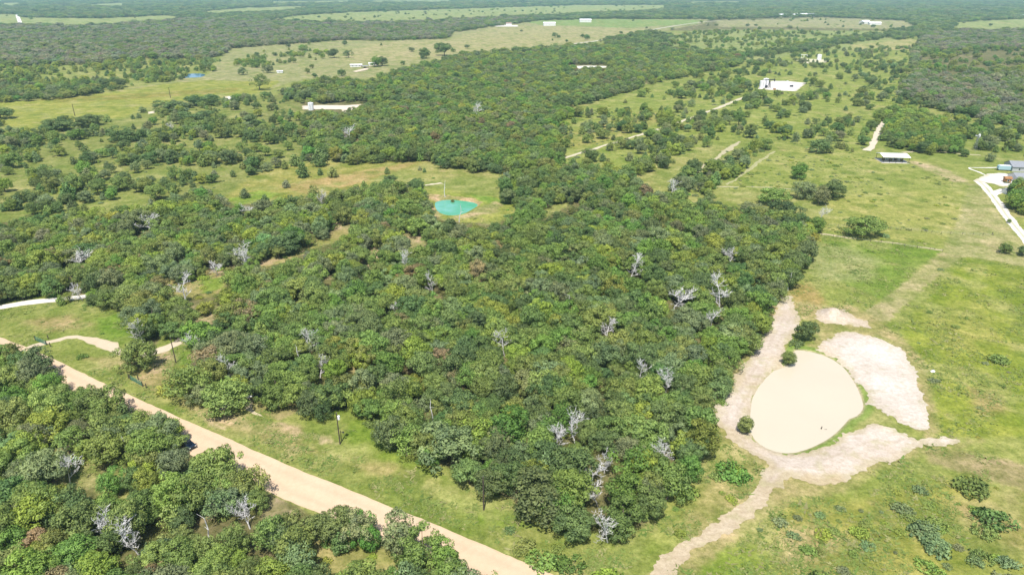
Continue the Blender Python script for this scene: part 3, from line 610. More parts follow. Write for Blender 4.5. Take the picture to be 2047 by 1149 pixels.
sheet('sand_clearing', 'bare cream white sand graded around the muddy pond', [
    [(1562, 592), (1580, 592), (1588, 618), (1604, 634), (1596, 655), (1572, 690), (1560, 735), (1530, 765), (1515, 800), (1505, 850), (1510, 880), (1535, 900), (1572, 908), (1620, 905), (1690, 868), (1745, 848), (1800, 862), (1830, 880), (1885, 874), (1942, 880), (1890, 888), (1838, 892), (1800, 912), (1745, 928), (1700, 962), (1640, 972), (1578, 950), (1548, 985), (1520, 1020), (1470, 1055), (1400, 1090), (1362, 1120), (1345, 1170), (1300, 1170), (1318, 1122), (1352, 1092), (1420, 1052), (1480, 1010), (1520, 960), (1540, 930), (1490, 902), (1452, 875), (1428, 840), (1424, 818), (1450, 790), (1478, 745), (1512, 690), (1545, 640)],
    [(1632, 622), (1650, 615), (1690, 618), (1705, 632), (1735, 642), (1740, 656), (1700, 650), (1650, 648), (1632, 636)],
    [(1630, 700), (1650, 680), (1690, 662), (1740, 672), (1800, 695), (1832, 735), (1842, 790), (1858, 850), (1846, 862), (1800, 846), (1770, 826), (1738, 806), (1726, 782), (1704, 752), (1676, 724)]],
    M['sand'], SANDC, 0.45, 0.045, holes=[POND], rag=0.8, edgecol=(0.44, 0.39, 0.26), var=sandvar)
for lab, poly, cc, rs_ in (
    ('white gravel yard in front of the homestead', [(1945, 362), (1972, 348), (2000, 346), (2060, 352), (2120, 356), (2120, 374), (2047, 372), (2005, 374), (1985, 368)], (0.60, 0.57, 0.53), 0.8),
    ('white caliche pad of the oil well', [(1513, 178), (1541, 162), (1570, 162), (1612, 166), (1592, 183), (1560, 182), (1545, 181)], (0.58, 0.55, 0.52), 1.2),
    ('pale pad in a gap of the middle wood', [(1136, 134), (1170, 132), (1216, 133), (1212, 138), (1170, 140), (1140, 139)], (0.58, 0.56, 0.48), 2.0),
    ('pinkish bare pad around the white tank', [(604, 212), (640, 210), (690, 211), (722, 209), (716, 217), (700, 227), (686, 226), (682, 219), (640, 219), (605, 219)], (0.60, 0.50, 0.42), 1.2),
    ('pale yard beside the far house on the pasture', [(985, 51), (1000, 50), (1036, 51), (1036, 54), (990, 54)], (0.60, 0.57, 0.50), 4.0),
    ('bare sandy patch by the white mobile home', [(704, 143), (730, 137), (740, 136), (735, 140), (712, 145)], (0.56, 0.47, 0.36), 1.6),
    ('white gravel spot at the end of the yellow field', [(448, 194), (470, 191), (482, 193), (478, 198), (455, 200)], (0.62, 0.58, 0.50), 1.2),
    ('small bare spot by the field trees', [(294, 224), (308, 222), (310, 226), (298, 228)], (0.58, 0.52, 0.44), 0.8),
    ('pad around the far well behind the parcel', [(1590, 122), (1606, 118), (1660, 120), (1650, 126), (1612, 128)], (0.48, 0.45, 0.30), 2.0),
    ('pale far clearing in the dark forest', [(1760, 21), (1800, 19), (1850, 20), (1876, 21), (1850, 23), (1800, 23), (1762, 22.5)], (0.46, 0.42, 0.28), 8.0)):
    k = mpp(*np.mean(poly, 0))
    sheet('gravel_pad', lab, [poly], M['gravel'], cc, rs_, 0.06 if k < 0.6 else 0.3, rag=0.5 * max(1, k), edgecol=(0.42, 0.38, 0.24))

def water(name, label, P, level, mat, grow):
    c = P.mean(0); d = P - c; L = np.linalg.norm(d, axis=1)[:, None]
    Q = c + d * (L + grow) / L; n = len(Q)
    rings = [Q, c + (Q - c) * 0.66, c + (Q - c) * 0.33]
    V = np.concatenate(rings + [c[None]]); V = np.c_[V, np.full(len(V), level)]
    F = []
    for k in range(2):
        for i in range(n): j = (i + 1) % n; F.append((k * n + i, k * n + j, (k + 1) * n + j, (k + 1) * n + i))
    F += [(2 * n + i, 2 * n + (i + 1) % n, 3 * n) for i in range(n)]
    o = mesh_obj(name, V, F, mat); return tag(o, label, kind='structure')
water('pond_water', 'opaque cream coloured muddy pond water ringed by sand', POND, -0.30, M['muddy'], 1.2)
water('pond_water', 'turquoise green pond water in the wood clearing', TURQ, -0.45, M['turq'], 2.0)
water('pond_water', 'small dark blue pond water beyond the yellow field', BLUE, -0.4, M['bluewater'], 3.0)

# ------------------------------------------------------------------ tree kinds
def leaf_cloud(clumps, per, size, r, flat=0.0, up=0.35, jit=0.55):
    """leaf-sized faces spread over the surface of many small clumps"""
    V = []; F = []; A = []; N = []
    cen = np.mean([c for c, _, _ in clumps], 0)
    for (c, cr, sq) in clumps:
        n = max(6, int(per * cr * cr))
        d = r.normal(size=(n, 3)); d[:, 2] += up; d /= np.linalg.norm(d, axis=1)[:, None]
        rad = cr * (0.55 + 0.5 * r.random(n) ** 0.5)
        p = c + d * rad[:, None] * np.array([1, 1, sq])
        nrm = d + r.normal(size=(n, 3)) * jit; nrm[:, 2] += 0.25; nrm /= np.linalg.norm(nrm, axis=1)[:, None]
        t = np.cross(nrm, r.normal(size=(n, 3))); t /= np.linalg.norm(t, axis=1)[:, None] + 1e-9
        b = np.cross(nrm, t); s = size * (0.6 + 0.8 * r.random(n))[:, None]
        k = len(V) and sum(len(q) for q in V)
        q = np.stack([p - t * s * 0.62, p - b * s * 0.34 + nrm * s * 0.10, p + t * s * 0.62, p + b * s * 0.34 + nrm * s * 0.10], 1).reshape(-1, 3)
        F.append(np.arange(4 * n).reshape(-1, 4) + (k or 0)); V.append(q)
        o = p - cen; o /= np.linalg.norm(o, axis=1)[:, None] + 1e-9
        vn = d * 0.9 + o * 0.30 + nrm * 0.75 + np.array([0, 0, 0.45]); vn /= np.linalg.norm(vn, axis=1)[:, None]
        N.append(np.repeat(vn, 4, axis=0))
        lum = 0.5 + r.normal(0, 0.16) + r.normal(0, 0.22, n)
        A.append(np.repeat(np.clip(lum, 0, 1), 4))
    return np.concatenate(V), np.concatenate(F), (np.concatenate(A), np.concatenate(N))
def crown_mesh(name, V, F, A, mat):
    me = bpy.data.meshes.new(name); nf = len(F)
    me.vertices.add(len(V)); me.vertices.foreach_set("co", V.astype(np.float32).ravel())
    me.loops.add(nf * 4); me.loops.foreach_set("vertex_index", F.astype(np.int32).ravel())
    me.polygons.add(nf); me.polygons.foreach_set("loop_start", np.arange(0, nf * 4, 4, dtype=np.int32))
    me.polygons.foreach_set("loop_total", np.full(nf, 4, dtype=np.int32))
    me.update(calc_edges=True)
    at = me.attributes.new("leaf", 'FLOAT', 'POINT'); at.data.foreach_set("value", A[0].astype(np.float32))
    me.polygons.foreach_set("use_smooth", np.ones(nf, bool)); me.normals_split_custom_set_from_vertices(A[1].astype(np.float32))
    me.materials.append(mat); return me
def trunk_mesh(name, limbs, mat):
    mb = MB()
    for (p, q, r0, r1) in limbs: mb.tube(p, q, r0, r1, 6)
    me = bpy.data.meshes.new(name); me.from_pydata(mb.v, [], mb.f); me.update(); me.materials.append(mat)
    return me
def make_oak(seed, rx=3.6, rz=2.5, zc=3.9, n=52, per=105, size=0.33, crl=(0.7, 1.25), open_=0.0, lobes=5):
    r = np.random.default_rng(seed); clumps = []; cen = []
    lob = [(r.random() * 6.28, r.uniform(0.30, 0.55) * rx, r.uniform(0.55, 0.75) * rx, r.uniform(-0.35, 0.35) * rz) for _ in range(lobes)]
    tries = 0
    while len(clumps) < n and tries < 5000:
        tries += 1
        a, dr, lr, dz = lob[r.integers(lobes)]
        d = r.normal(size=3); d[2] = d[2] * 0.95 + 0.25; d /= np.linalg.norm(d)
        if d[2] < -0.72: continue
        p = np.array([math.cos(a) * dr + d[0] * lr, math.sin(a) * dr + d[1] * lr, zc + dz + d[2] * rz * (lr / rx) * 1.35])
        cr = r.uniform(*crl)
        if any(np.linalg.norm(p - q) < 0.62 * cr for q in cen): continue
        if open_ and r.random() < open_: continue
        cen.append(p); clumps.append((p, cr, r.uniform(0.6, 0.85)))
    V, F, A = leaf_cloud(clumps, per, size, r)
    limbs = [((0, 0, -0.4), (r.normal(0, .1), r.normal(0, .1), 1.9), 0.26, 0.19)]
    base = limbs[0][1]
    for k in range(6):
        q = cen[r.integers(len(cen))]; mid = np.array(base) * 0.45 + q * 0.55 + r.normal(0, 0.25, 3)
        limbs += [(base, tuple(mid), 0.14, 0.09), (tuple(mid), tuple(q), 0.09, 0.03)]
    return V, F, A, limbs
def make_cedar(seed, rr=1.9, hh=5.0, n=60, point=1.0):
    r = np.random.default_rng(seed); clumps = []
    for i in range(n):
        t = (i + r.random()) / n; z = 0.35 + hh * 0.9 * t
        prof = rr * (1 - t) ** (0.62 / point) * (0.55 + 0.45 * min(1, t * 5)) + 0.12
        a = r.random() * 6.28; rad = prof * r.uniform(0.55, 0.98)
        clumps.append((np.array([math.cos(a) * rad, math.sin(a) * rad, z]), 0.30 + 0.32 * (1 - t) * r.uniform(0.8, 1.2), 0.9))
    for z in np.linspace(0.5, hh * 0.8, 8): clumps.append((np.array([0, 0, z]), rr * 0.6 * (1 - z / hh) + 0.2, 0.9))
    V, F, A = leaf_cloud(clumps, 70, 0.32, r, up=0.25, jit=0.7)
    return V, F, A, [((0, 0, -0.3), (0, 0, hh * 0.8), 0.14, 0.03)]
def make_shrub(seed, rr=1.2, hh=1.1, n=44):
    r = np.random.default_rng(seed); clumps = []
    for i in range(n):
        a = r.random() * 6.28; rad = rr * math.sqrt(r.random()); z = hh * r.uniform(0.25, 0.8) * (1 - 0.5 * (rad / rr) ** 2)
        clumps.append((np.array([math.cos(a) * rad, math.sin(a) * rad, z]), r.uniform(0.25, 0.48), 0.8))
    V, F, A = leaf_cloud(clumps, 110, 0.24, r, up=0.4, jit=0.7)
    limbs = []
    for k in range(6):
        q = clumps[r.integers(n)][0]; limbs.append(((r.normal(0, .08), r.normal(0, .08), -0.12), tuple(q), 0.035, 0.012))
    return V, F, A, limbs
PROTO = {}
def reg(kind, gens, mat):
    L = []
    for i, g in enumerate(gens):
        V, F, A, limbs = g
        L.append((crown_mesh(kind + '_crown', V, F, A, M[mat]), trunk_mesh(kind + '_trunk', limbs, M['bark']), float(np.abs(V[:, :2]).max()), float(V[:, 2].max())))
    PROTO[kind] = L
reg('oak', [make_oak(s, rx=3.5 + 0.25 * (s % 4), rz=2.35 + 0.2 * (s % 3), n=56 + 5 * (s % 4), lobes=4 + s % 3) for s in range(7)] + [make_oak(51, rx=3.6, n=40, per=62, open_=0.15), make_oak(52, rx=3.3, n=36, per=66, open_=0.1)], 'leaf')
reg('elm', [make_oak(100 + s, rx=2.9, rz=2.7, zc=3.5, n=74, per=115, size=0.28, crl=(0.6, 1.0), lobes=4) for s in range(4)], 'leaf')
reg('cedar', [make_cedar(200 + s, 2.0 + 0.2 * (s % 3), 4.0 + 0.45 * (s % 3), n=70, point=(1.3, 0.9, 1.7)[s % 3]) for s in range(5)], 'needle')
reg('shrub', [make_shrub(300 + s, 1.2 + 0.15 * (s % 3), 1.0 + 0.15 * (s % 2)) for s in range(5)], 'shrub')
def make_dead(seed, hh=7.0, spread=0.75, thick=0.2):
    r = np.random.default_rng(seed); mb = MB()
    def grow(p, d, L, rad, lev):
        nseg = 3 if lev < 2 else 2; q = p
        for k in range(nseg):
            d = d + r.normal(0, 0.16, 3); d[2] += 0.05; d /= np.linalg.norm(d)
            q2 = q + d * L / nseg; r2 = rad * (0.78 if lev < 2 else 0.6)
            mb.tube(q, q2, rad, r2, 5 if lev < 1 else 4 if lev < 2 else 3, caps=False)
            if lev < 3:
                m = (2, 2, 2)[lev] if k or lev else 1
                for _ in range(m + int(r.integers(0, 2))):
                    e = d * 0.55 + r.normal(0, spread, 3); e[2] = abs(e[2]) * 0.7 + 0.1; e /= np.linalg.norm(e)
                    grow(q2, e, L * r.uniform(0.42, 0.66), max(r2 * 0.6, 0.042), lev + 1)
            q, rad = q2, r2
    grow(np.array([0, 0, -0.3]), np.array([r.normal(0, .06), r.normal(0, .06), 1.0]), hh * 0.62, thick, 0)
    me = bpy.data.meshes.new('dead_branches'); me.from_pydata(mb.v, [], mb.f); me.update(); me.materials.append(M['deadwood'])
    V = np.array(mb.v); return me, float(np.abs(V[:, :2]).max()), float(V[:, 2].max())
DEAD = [make_dead(400 + s, 7.0 + s % 3, (0.9, 0.7, 0.55)[s % 3]) for s in range(6)]
def make_snag(seed):
    r = np.random.default_rng(seed); mb = MB(); p = np.array([0, 0, -0.3]); rad = 0.2
    for k in range(5):
        q = p + np.array([r.normal(0, .22), r.normal(0, .22), 1.35]); mb.tube(p, q, rad, rad * 0.8, 6, caps=(k == 4))
        if k > 1: mb.tube(q, q + np.array([r.normal(0, .7), r.normal(0, .7), r.uniform(.2, .9)]), rad * 0.45, 0.02, 4)
        p = q; rad *= 0.8
    me = bpy.data.meshes.new('dead_trunk'); me.from_pydata(mb.v, [], mb.f); me.update(); me.materials.append(M['deadwood'])
    return me, 1.2, 6.4
SNAG = [make_snag(500 + s) for s in range(3)]

# ------------------------------------------------------------------ placing the trees
CRW = dict(oak=3.9, elm=3.1, cedar=1.9, shrub=1.4)
def pick(d, u):
    t = 0
    for k, v in d.items():
        t += v
        if u <= t: return k
    return k
def pickv(d, u):
    ks = list(d); w = np.cumsum([d[k] for k in ks]); w = w / w[-1]
    return np.array(ks)[np.minimum(np.searchsorted(w, u), len(ks) - 1)]
items = []       # dicts of every plant: x y kind tint scale zone
# particular trees told apart in the photograph: base px, base py, crown width px, kind, tint, label
SPECIAL = [
    (272, 738, 66, 'oak', 'olive', 'lone round oak by the loop path and the green pipe gate'),
    (350, 912, 56, 'oak', 'olive', 'roadside oak hanging over the parked pickup'),
    (385, 792, 88, 'oak', 'olive', 'broad oak at the verge with a pale trunk and dark shade'),
    (462, 818, 92, 'elm', 'olive', 'low dense rounded tree on the verge right of the broad oak'),
    (615, 828, 56, 'oak', 'dark', 'dark bushy oak at the corner of the grassy verge'),
    (572, 505, 56, 'elm', 'dark', 'single full crowned tree standing in the tan wood clearing'),
    (1728, 472, 70, 'elm', 'olive', 'low wide tree standing alone in the green paddock'),
    (1768, 472, 20, 'shrub', 'grey', 'grey bush joined to the paddock tree'),
    (1608, 396, 44, 'oak', 'grey', 'pale grey oak, left of a pair in the weedy field'),
    (1664, 396, 46, 'oak', 'dark', 'dark grey oak, right of a pair in the weedy field'),
    (1636, 408, 34, 'elm', 'grey', 'small tree squeezed between two grey oaks'),
    (1598, 358, 30, 'elm', 'bright', 'upright dark green tree north of the grey oak pair'),
    (1545, 410, 52, 'elm', 'olive', 'tall olive tree on the wood corner by the faint track'),
    (1572, 440, 60, 'oak', 'dark', 'dark oak at the wood edge below the olive tree'),
    (1062, 1030, 120, 'elm', 'dark', 'massive dark leafy tree at the wood front by the pole'),
    (1012, 985, 66, 'elm', 'dark', 'dark green tree just behind the bare power pole'),
    (1150, 960, 92, 'elm', 'dark', 'dark rounded tree left of the bleached dead trees'),
    (1245, 1010, 74, 'elm', 'bright', 'bright green tree right of the bleached dead trees'),
    (1380, 965, 56, 'elm', 'bright', 'vivid green tree at the wood edge by the sand track'),
    (905, 925, 110, 'oak', 'grey', 'large pale leafed oak over the grassy corner'),
    (1010, 880, 70, 'elm', 'bright', 'bright green tree behind the large pale oak'),
    (1610, 678, 44, 'oak', 'dark', 'dark tree standing between sand track and muddy pond'),
    (1592, 690, 34, 'shrub', 'dark', 'dark bush at the foot of the pond tree'),
    (1575, 727, 26, 'elm', 'olive', 'small tree at the tip of the muddy pond bank'),
    (1493, 866, 34, 'elm', 'olive', 'small sparse tree leaning over the muddy pond edge'),
    (246, 282, 52, 'oak', 'dark', 'round dark oak standing among small cedars'),
    (338, 222, 48, 'oak', 'dark', 'broad oak at the end of the yellow field'),
    (388, 212, 40, 'oak', 'dark', 'second oak on the yellow field edge'),
    (425, 208, 42, 'oak', 'dark', 'third oak on the yellow field edge'),
    (398, 245, 66, 'oak', 'dark', 'wide dark oak behind the yellow field oaks'),
    (520, 180, 36, 'oak', 'olive', 'pale oak by the white gravel spot'),
    (124, 262, 46, 'oak', 'dark', 'dark oak left of the field hedge'), (186, 252, 46, 'oak', 'dark', 'dark oak right in the field hedge'),
    (3, 238, 44, 'oak', 'dark', 'large dark tree alone at the yellow field margin'),
    (1110, 76, 12, 'oak', 'dark', 'lone round tree on the tan pasture'), (1133, 85, 7, 'oak', 'dark', 'small tree on pasture beside the far road'),
    (1164, 76, 9, 'oak', 'dark', 'slim tree on the pasture left of another'), (1174, 80, 12, 'oak', 'dark', 'round tree touching the far country road'),
    (668, 116, 22, 'oak', 'dark', 'spreading tree by the pasture pond, left one'), (697, 116, 20, 'oak', 'dark', 'spreading tree by the pasture pond, right one'),
    (852, 117, 26, 'oak', 'dark', 'bushy pasture tree near the middle wood'), (888, 112, 30, 'oak', 'dark', 'dark clump of oak on the pasture rim'),
    (420, 140, 30, 'oak', 'grey', 'wide oak right above the small blue pond'), (486, 150, 18, 'oak', 'grey', 'small pasture oak right of the blue pond'), (536, 146, 20, 'oak', 'grey', 'pasture oak near the water trough'),
    (764, 132, 22, 'oak', 'dark', 'dark tree beside the mobile home yard'), (750, 134, 20, 'elm', 'bright', 'bright tree shading the parked trailer'), (806, 130, 10, 'oak', 'dark', 'small tree alone behind the mobile home'),
    (2010, 508, 22, 'oak', 'olive', 'thin young tree on the mown grass'), (2042, 512, 20, 'oak', 'dark', 'dark young tree on the mown grass'), (2015, 445, 9, 'oak', 'olive', 'tiny tree beside the gravel drive'),
    (2012, 366, 9, 'shrub', 'dark', 'dark shrub by the homestead yard'), (1632, 305, 34, 'oak', 'dark', 'dark tree left of the sandy strip end'),
    (490, 396, 18, 'cedar', 'dark', 'pointed dark cedar alone at the meadow edge'), (573, 375, 15, 'cedar', 'grey', 'slim cedar in the middle of the meadow'), (607, 354, 28, 'cedar', 'dark', 'broad rounded cedar on the meadow'),
    (570, 338, 14, 'cedar', 'olive', 'narrow cedar by the meadow hedge'), (591, 332, 24, 'cedar', 'dark', 'bushy cedar beside the narrow one'), (608, 322, 16, 'cedar', 'dark', 'small dense cedar at the top of the meadow'),
    (640, 332, 34, 'cedar', 'dark', 'large spreading cedar on the meadow'), (640, 350, 13, 'cedar', 'dark', 'small upright cedar below the spreading one'), (665, 354, 22, 'cedar', 'olive', 'round olive cedar on the meadow'),
    (140, 400, 34, 'cedar', 'dark', 'broad low cedar in the left scrub'), (830, 380, 20, 'cedar', 'dark', 'cedar beside the thin pond track'), (813, 382, 12, 'cedar', 'grey', 'thin cedar left of the pond track cedar'),
    (905, 402, 10, 'cedar', 'dark', 'tiny cedar on the turquoise pond bank'),
    (1985, 1045, 76, 'shrub', 'dark', 'largest dark shrub on the yellow field'), (1940, 980, 70, 'shrub', 'olive', 'wide shrub patch on the yellow field'),
    (1775, 280, 22, 'oak', 'dark', 'dark tree at the sandy track bend'),
]
for (bx, by, wpx, kind, tint, lab) in SPECIAL:
    x, y = ground(bx, by); w = wpx * mpp(bx, by)
    items.append(dict(x=x, y=y, kind=kind, tint=tint, s=w / (2 * CRW[kind]), zone='special', label=lab))
DEADPX = [(1345, 620, 74, 0, 'spiky bleached dead tree, widest of the wood beside the pond'), (1435, 622, 54, 0, 'bleached dead tree next to the widest one near the sand'),
    (1257, 560, 62, 0, 'pale grey dead oak deep in the wood'), (1212, 678, 48, 0, 'pale dead tree with leafy base in the pond wood'), (1420, 664, 26, 0, 'small white dead tree with forked arms'),
    (1330, 790, 30, 0, 'tall crooked bleached dead tree'), (1195, 1010, 56, 0, 'bleached dead tree in a row at the wood front'), (1180, 985, 52, 0, 'tangled white dead tree behind the front row'),
    (1215, 1082, 44, 0, 'fan shaped grey dead tree at the weedy corner'), (1208, 945, 40, 0, 'pale dead tree top among green crowns'), (1112, 898, 34, 0, 'twin dead grey tree, left one'), (1150, 892, 42, 0, 'twin dead grey tree, right one'),
    (640, 755, 24, 0, 'narrow dead grey tree close to the wood rim'), (462, 760, 32, 0, 'grey twiggy dead tree above the low dense tree'), (620, 715, 22, 0, 'small dead grey tree in the wood centre'),
    (1135, 626, 22, 1, 'thin white snag in the pond wood'), (865, 850, 12, 1, 'bare curved snag above the grassy corner'), (485, 545, 42, 0, 'silver grey dead tree right of the clearing pair'),
    (435, 550, 44, 0, 'grey dead tree left of the clearing pair'), (370, 606, 44, 0, 'grey dead tree above the bare clearing'), (300, 470, 54, 0, 'big pale dead oak in the olive wood'),
    (160, 540, 52, 0, 'pale dead tree near the white gravel track'), (140, 965, 66, 0, 'whitish dead tree over bare sand across the road'), (280, 1110, 56, 0, 'white dead tree with long side arm across the road'),
    (500, 1055, 54, 0, 'forked dead tree close to the dirt road'), (255, 920, 14, 1, 'grey broken snag across the road'), (292, 690, 30, 0, 'grey dead tree at the edge of the green grass'),
    (395, 705, 26, 0, 'dead tree beside the power pole clearing'), (500, 440, 34, 0, 'pale dead tree above the olive wood'), (643, 418, 22, 0, 'white dead tree at the meadow margin'),
    (785, 640, 30, 0, 'dead grey tree in the wood by the strip'), (865, 590, 26, 0, 'small grey dead crown in the dense wood'), (1340, 395, 40, 0, 'grey dead tree at the wood corner by the thicket'),
    (955, 235, 36, 0, 'grey dead tree in the middle wood'), (700, 285, 40, 0, 'pale dead tree on the middle wood rim'), (345, 268, 16, 0, 'lilac grey dead tree in the scrub'),
    (165, 600, 26, 0, 'small grey dead tree touching the white track'), (890, 395, 8, 1, 'bleached snag on the turquoise pond bank'), (918, 445, 9, 1, 'tall white snag below the turquoise pond'),
    (1640, 440, 30, 0, 'bare pale dead tree at the paddock corner'), (1575, 580, 16, 1, 'leaning snag at the sand track head'), (815, 545, 26, 0, 'thin grey dead tree by the sandy gap'),
    (1460, 530, 40, 0, 'dull grey dead crown in the pond wood'), (1280, 765, 24, 0, 'pinkish grey dead top in the pond wood'), (1010, 715, 26, 0, 'grey dead tree under green crowns'),
    (1330, 930, 30, 0, 'bare grey dead tree near the wood margin'), (600, 735, 16, 1, 'snag in the wood by the strip'), (210, 1095, 40, 0, 'low dead branches across the road'), (420, 1085, 8, 1, 'pale straight snag across the road')]

def scatter():
    out = []
    specs = [(60, 330, 4.3), (330, 620, 4.9), (620, 1150, 7.0), (1150, 2000, 10.5), (2000, 3600, 19.0), (3600, 9000, 38.0)]
    for (r0, r1, sp) in specs:
        xm = r1 * 0.86
        gx = np.arange(-xm, xm, sp); gy = np.arange(r0 * 0.6, r1, sp)
        X, Y = np.meshgrid(gx, gy); X = X.ravel(); Y = Y.ravel()
        m = (np.abs(X) < Y * 0.92 + 25); X, Y = X[m], Y[m]
        X = X + rng.uniform(-.48, .48, len(X)) * sp; Y = Y + rng.uniform(-.48, .48, len(Y)) * sp
        rr = np.hypot(X, Y); m = (rr >= r0) & (rr < r1); X, Y, rr = X[m], Y[m], rr[m]
        px, py, _ = proj(X, Y, 2.6)
        zi = np.full(len(X), -1)
        for k, zz in enumerate(Z): zi[inpoly(px, py, zz[4])] = k
        qx, qy, _ = proj(X, Y, 0.5)
        bad = np.zeros(len(X), bool)
        for P in OPEN: bad |= inpoly(qx, qy, P)
        cov = np.array([zz[1] for zz in Z] + [0.03])[zi]
        nz = fbm(X, Y, 22.0 if r1 < 700 else 60.0, 21, 3)
        cov = np.where(cov < 0.8, cov * (0.15 + 1.7 * smooth(0.38, 0.62, nz)), np.where(nz < 0.30, cov * 0.55, cov))
        use = (rng.random(len(X)) < cov) & ~bad
        for i in np.nonzero(use)[0]: out.append((X[i], Y[i], int(zi[i]), sp, rr[i]))
    return out
cand = scatter()
ROADLINE = spline(gp([(-140, 652), (-20, 690), (70, 727), (140, 763), (230, 806), (320, 846), (420, 892), (520, 938), (620, 981), (720, 1022), (830, 1068), (940, 1115), (1060, 1168), (1200, 1228)]), False, 3.0)
TRACKS = [gp(p) for p in ([(0, 614), (60, 604), (130, 597), (175, 592)], [(1095, 328), (1180, 300), (1270, 273), (1340, 251), (1420, 222), (1480, 198), (1512, 184)], [(40, 706), (135, 674), (195, 684), (248, 706)], [(285, 716), (330, 698), (350, 686)], [(2047, 474), (1990, 400), (1955, 362)], [(1734, 302), (1766, 244)], [(680, 392), (790, 376), (882, 366)], [(1120, 92), (1200, 81), (1392, 46)])]
CX_ = np.array([c[0] for c in cand]); CY_ = np.array([c[1] for c in cand])
keep = np.ones(len(cand), bool)
rd = segdist(CX_, CY_, ROADLINE, False); RPX = proj(CX_, CY_, 0)[0]; keep &= rd > np.where(RPX < 345, 2.6, 4.7)
for T_ in TRACKS: keep &= segdist(CX_, CY_, T_, False) > 3.4
for P in (TURQ, POND, BLUE): keep &= sdist(CX_, CY_, P) < -3
for it in items:
    keep &= np.hypot(CX_ - it['x'], CY_ - it['y']) > CRW[it['kind']] * it['s'] * 0.75
for (bx, by, w, t, l) in DEADPX:
    x, y = ground(bx, by)
    rad = 0.36 * w * mpp(bx, by)
    keep &= (np.hypot(CX_ - x, CY_ - y) > rad + 1.6) & ~((np.abs(CX_ - x) < rad + 1.2) & (CY_ < y) & (CY_ > y - rad - 5.0))
tnoise = fbm(CX_, CY_, 30.0, 121, 3)
for i, (x, y, zi, sp, rr) in enumerate(cand):
    if not keep[i]: continue
    zz = Z[zi] if zi >= 0 else ('open land', 0.03, MEAD, T_MIX, None, 1.0)
    ks = list(zz[2]); kind = ks[int(np.searchsorted(np.cumsum([zz[2][k] for k in ks]), rng.random() * 0.999))]
    ti = dict(zz[3]); u = rng.random() * 0.85 + 0.15 * tnoise[i]
    ts = list(ti); tint = ts[min(len(ts) - 1, int(np.searchsorted(np.cumsum([ti[t] for t in ts]) / sum(ti.values()), rng.random())))]
    if kind == 'cedar' and tint in ('yellow', 'brown', 'bright', 'greyb'): tint = 'dark' if rng.random() < 0.6 else 'olive'
    s = min(1.35, rng.lognormal(0, 0.20)) * zz[5] * 0.92
    if kind == 'oak': s *= 0.94
    if kind == 'cedar': s *= rng.choice([0.6, 0.9, 1.1, 1.3]) if rr < 900 else 1.3
    if kind == 'shrub': s *= rng.choice([0.5, 0.75, 1.0, 1.3, 2.0]) * (0.72 if rr > 330 else 1.0) if zz[1] < 0.6 else 1.2
    if kind == 'elm': s *= 1.05
    if rd[i] < 7 and RPX[i] < 500 and kind != 'shrub': s = max(s, 0.85) * 1.15
    far = 1.0 if sp < 6 else (sp / 5.6) ** (0.80 if zz[1] > 0.7 else 0.35)
    items.append(dict(x=x, y=y, kind=kind, tint=tint, s=s, far=far, zone=zz[0]))
    if zz[1] > 0.9 and rr < 420 and rng.random() < 0.22:       # undergrowth in the woods
        items.append(dict(x=x + rng.uniform(-2.2, 2.2), y=y + rng.uniform(-2.2, 2.2), kind='shrub', tint=('yellow', 'bright', 'olive')[rng.integers(3)], s=rng.uniform(0.8, 1.5), far=1.0, zone=zz[0]))
for it in items:
    it.setdefault('far', 1.0)
    px, py, d = proj(it['x'], it['y'], 2.0); it['d'] = d
    it['vis'] = -40 < px < 2090 and -30 < py < 1175
    it['sz'] = CRW[it['kind']] * it['s'] / d
    b = np.array(TINT[it['tint']]); b = b * (1 + rng.normal(0, 0.10)) * (1 + rng.normal(0, 0.06, 3)); it['col'] = np.clip(b * (1.12 if it['kind'] == 'shrub' else 1.0), 0.02, 0.45)
    it['ax'] = float(rng.uniform(0.75, 1.4)) if it['kind'] == 'shrub' else float(rng.uniform(0.9, 1.12))
    it['var'] = int(rng.integers(len(PROTO[it['kind']]))); it['rot'] = float(rng.random() * 6.283)
    it['hz'] = float(rng.uniform(0.85, 1.15)) * (0.72 if it['kind'] == 'shrub' else 1.0)
    if it['zone'] == 'special' and it['kind'] in ('oak', 'elm'): it['hz'] = min(1.0, 9.0 / (it['s'] * 7.2)) if it['d'] < 700 else 0.9
XS = np.array([it['x'] for it in items]); YS = np.array([it['y'] for it in items]); ZS = height(XS, YS)
for it, z in zip(items, ZS): it['z'] = float(z)

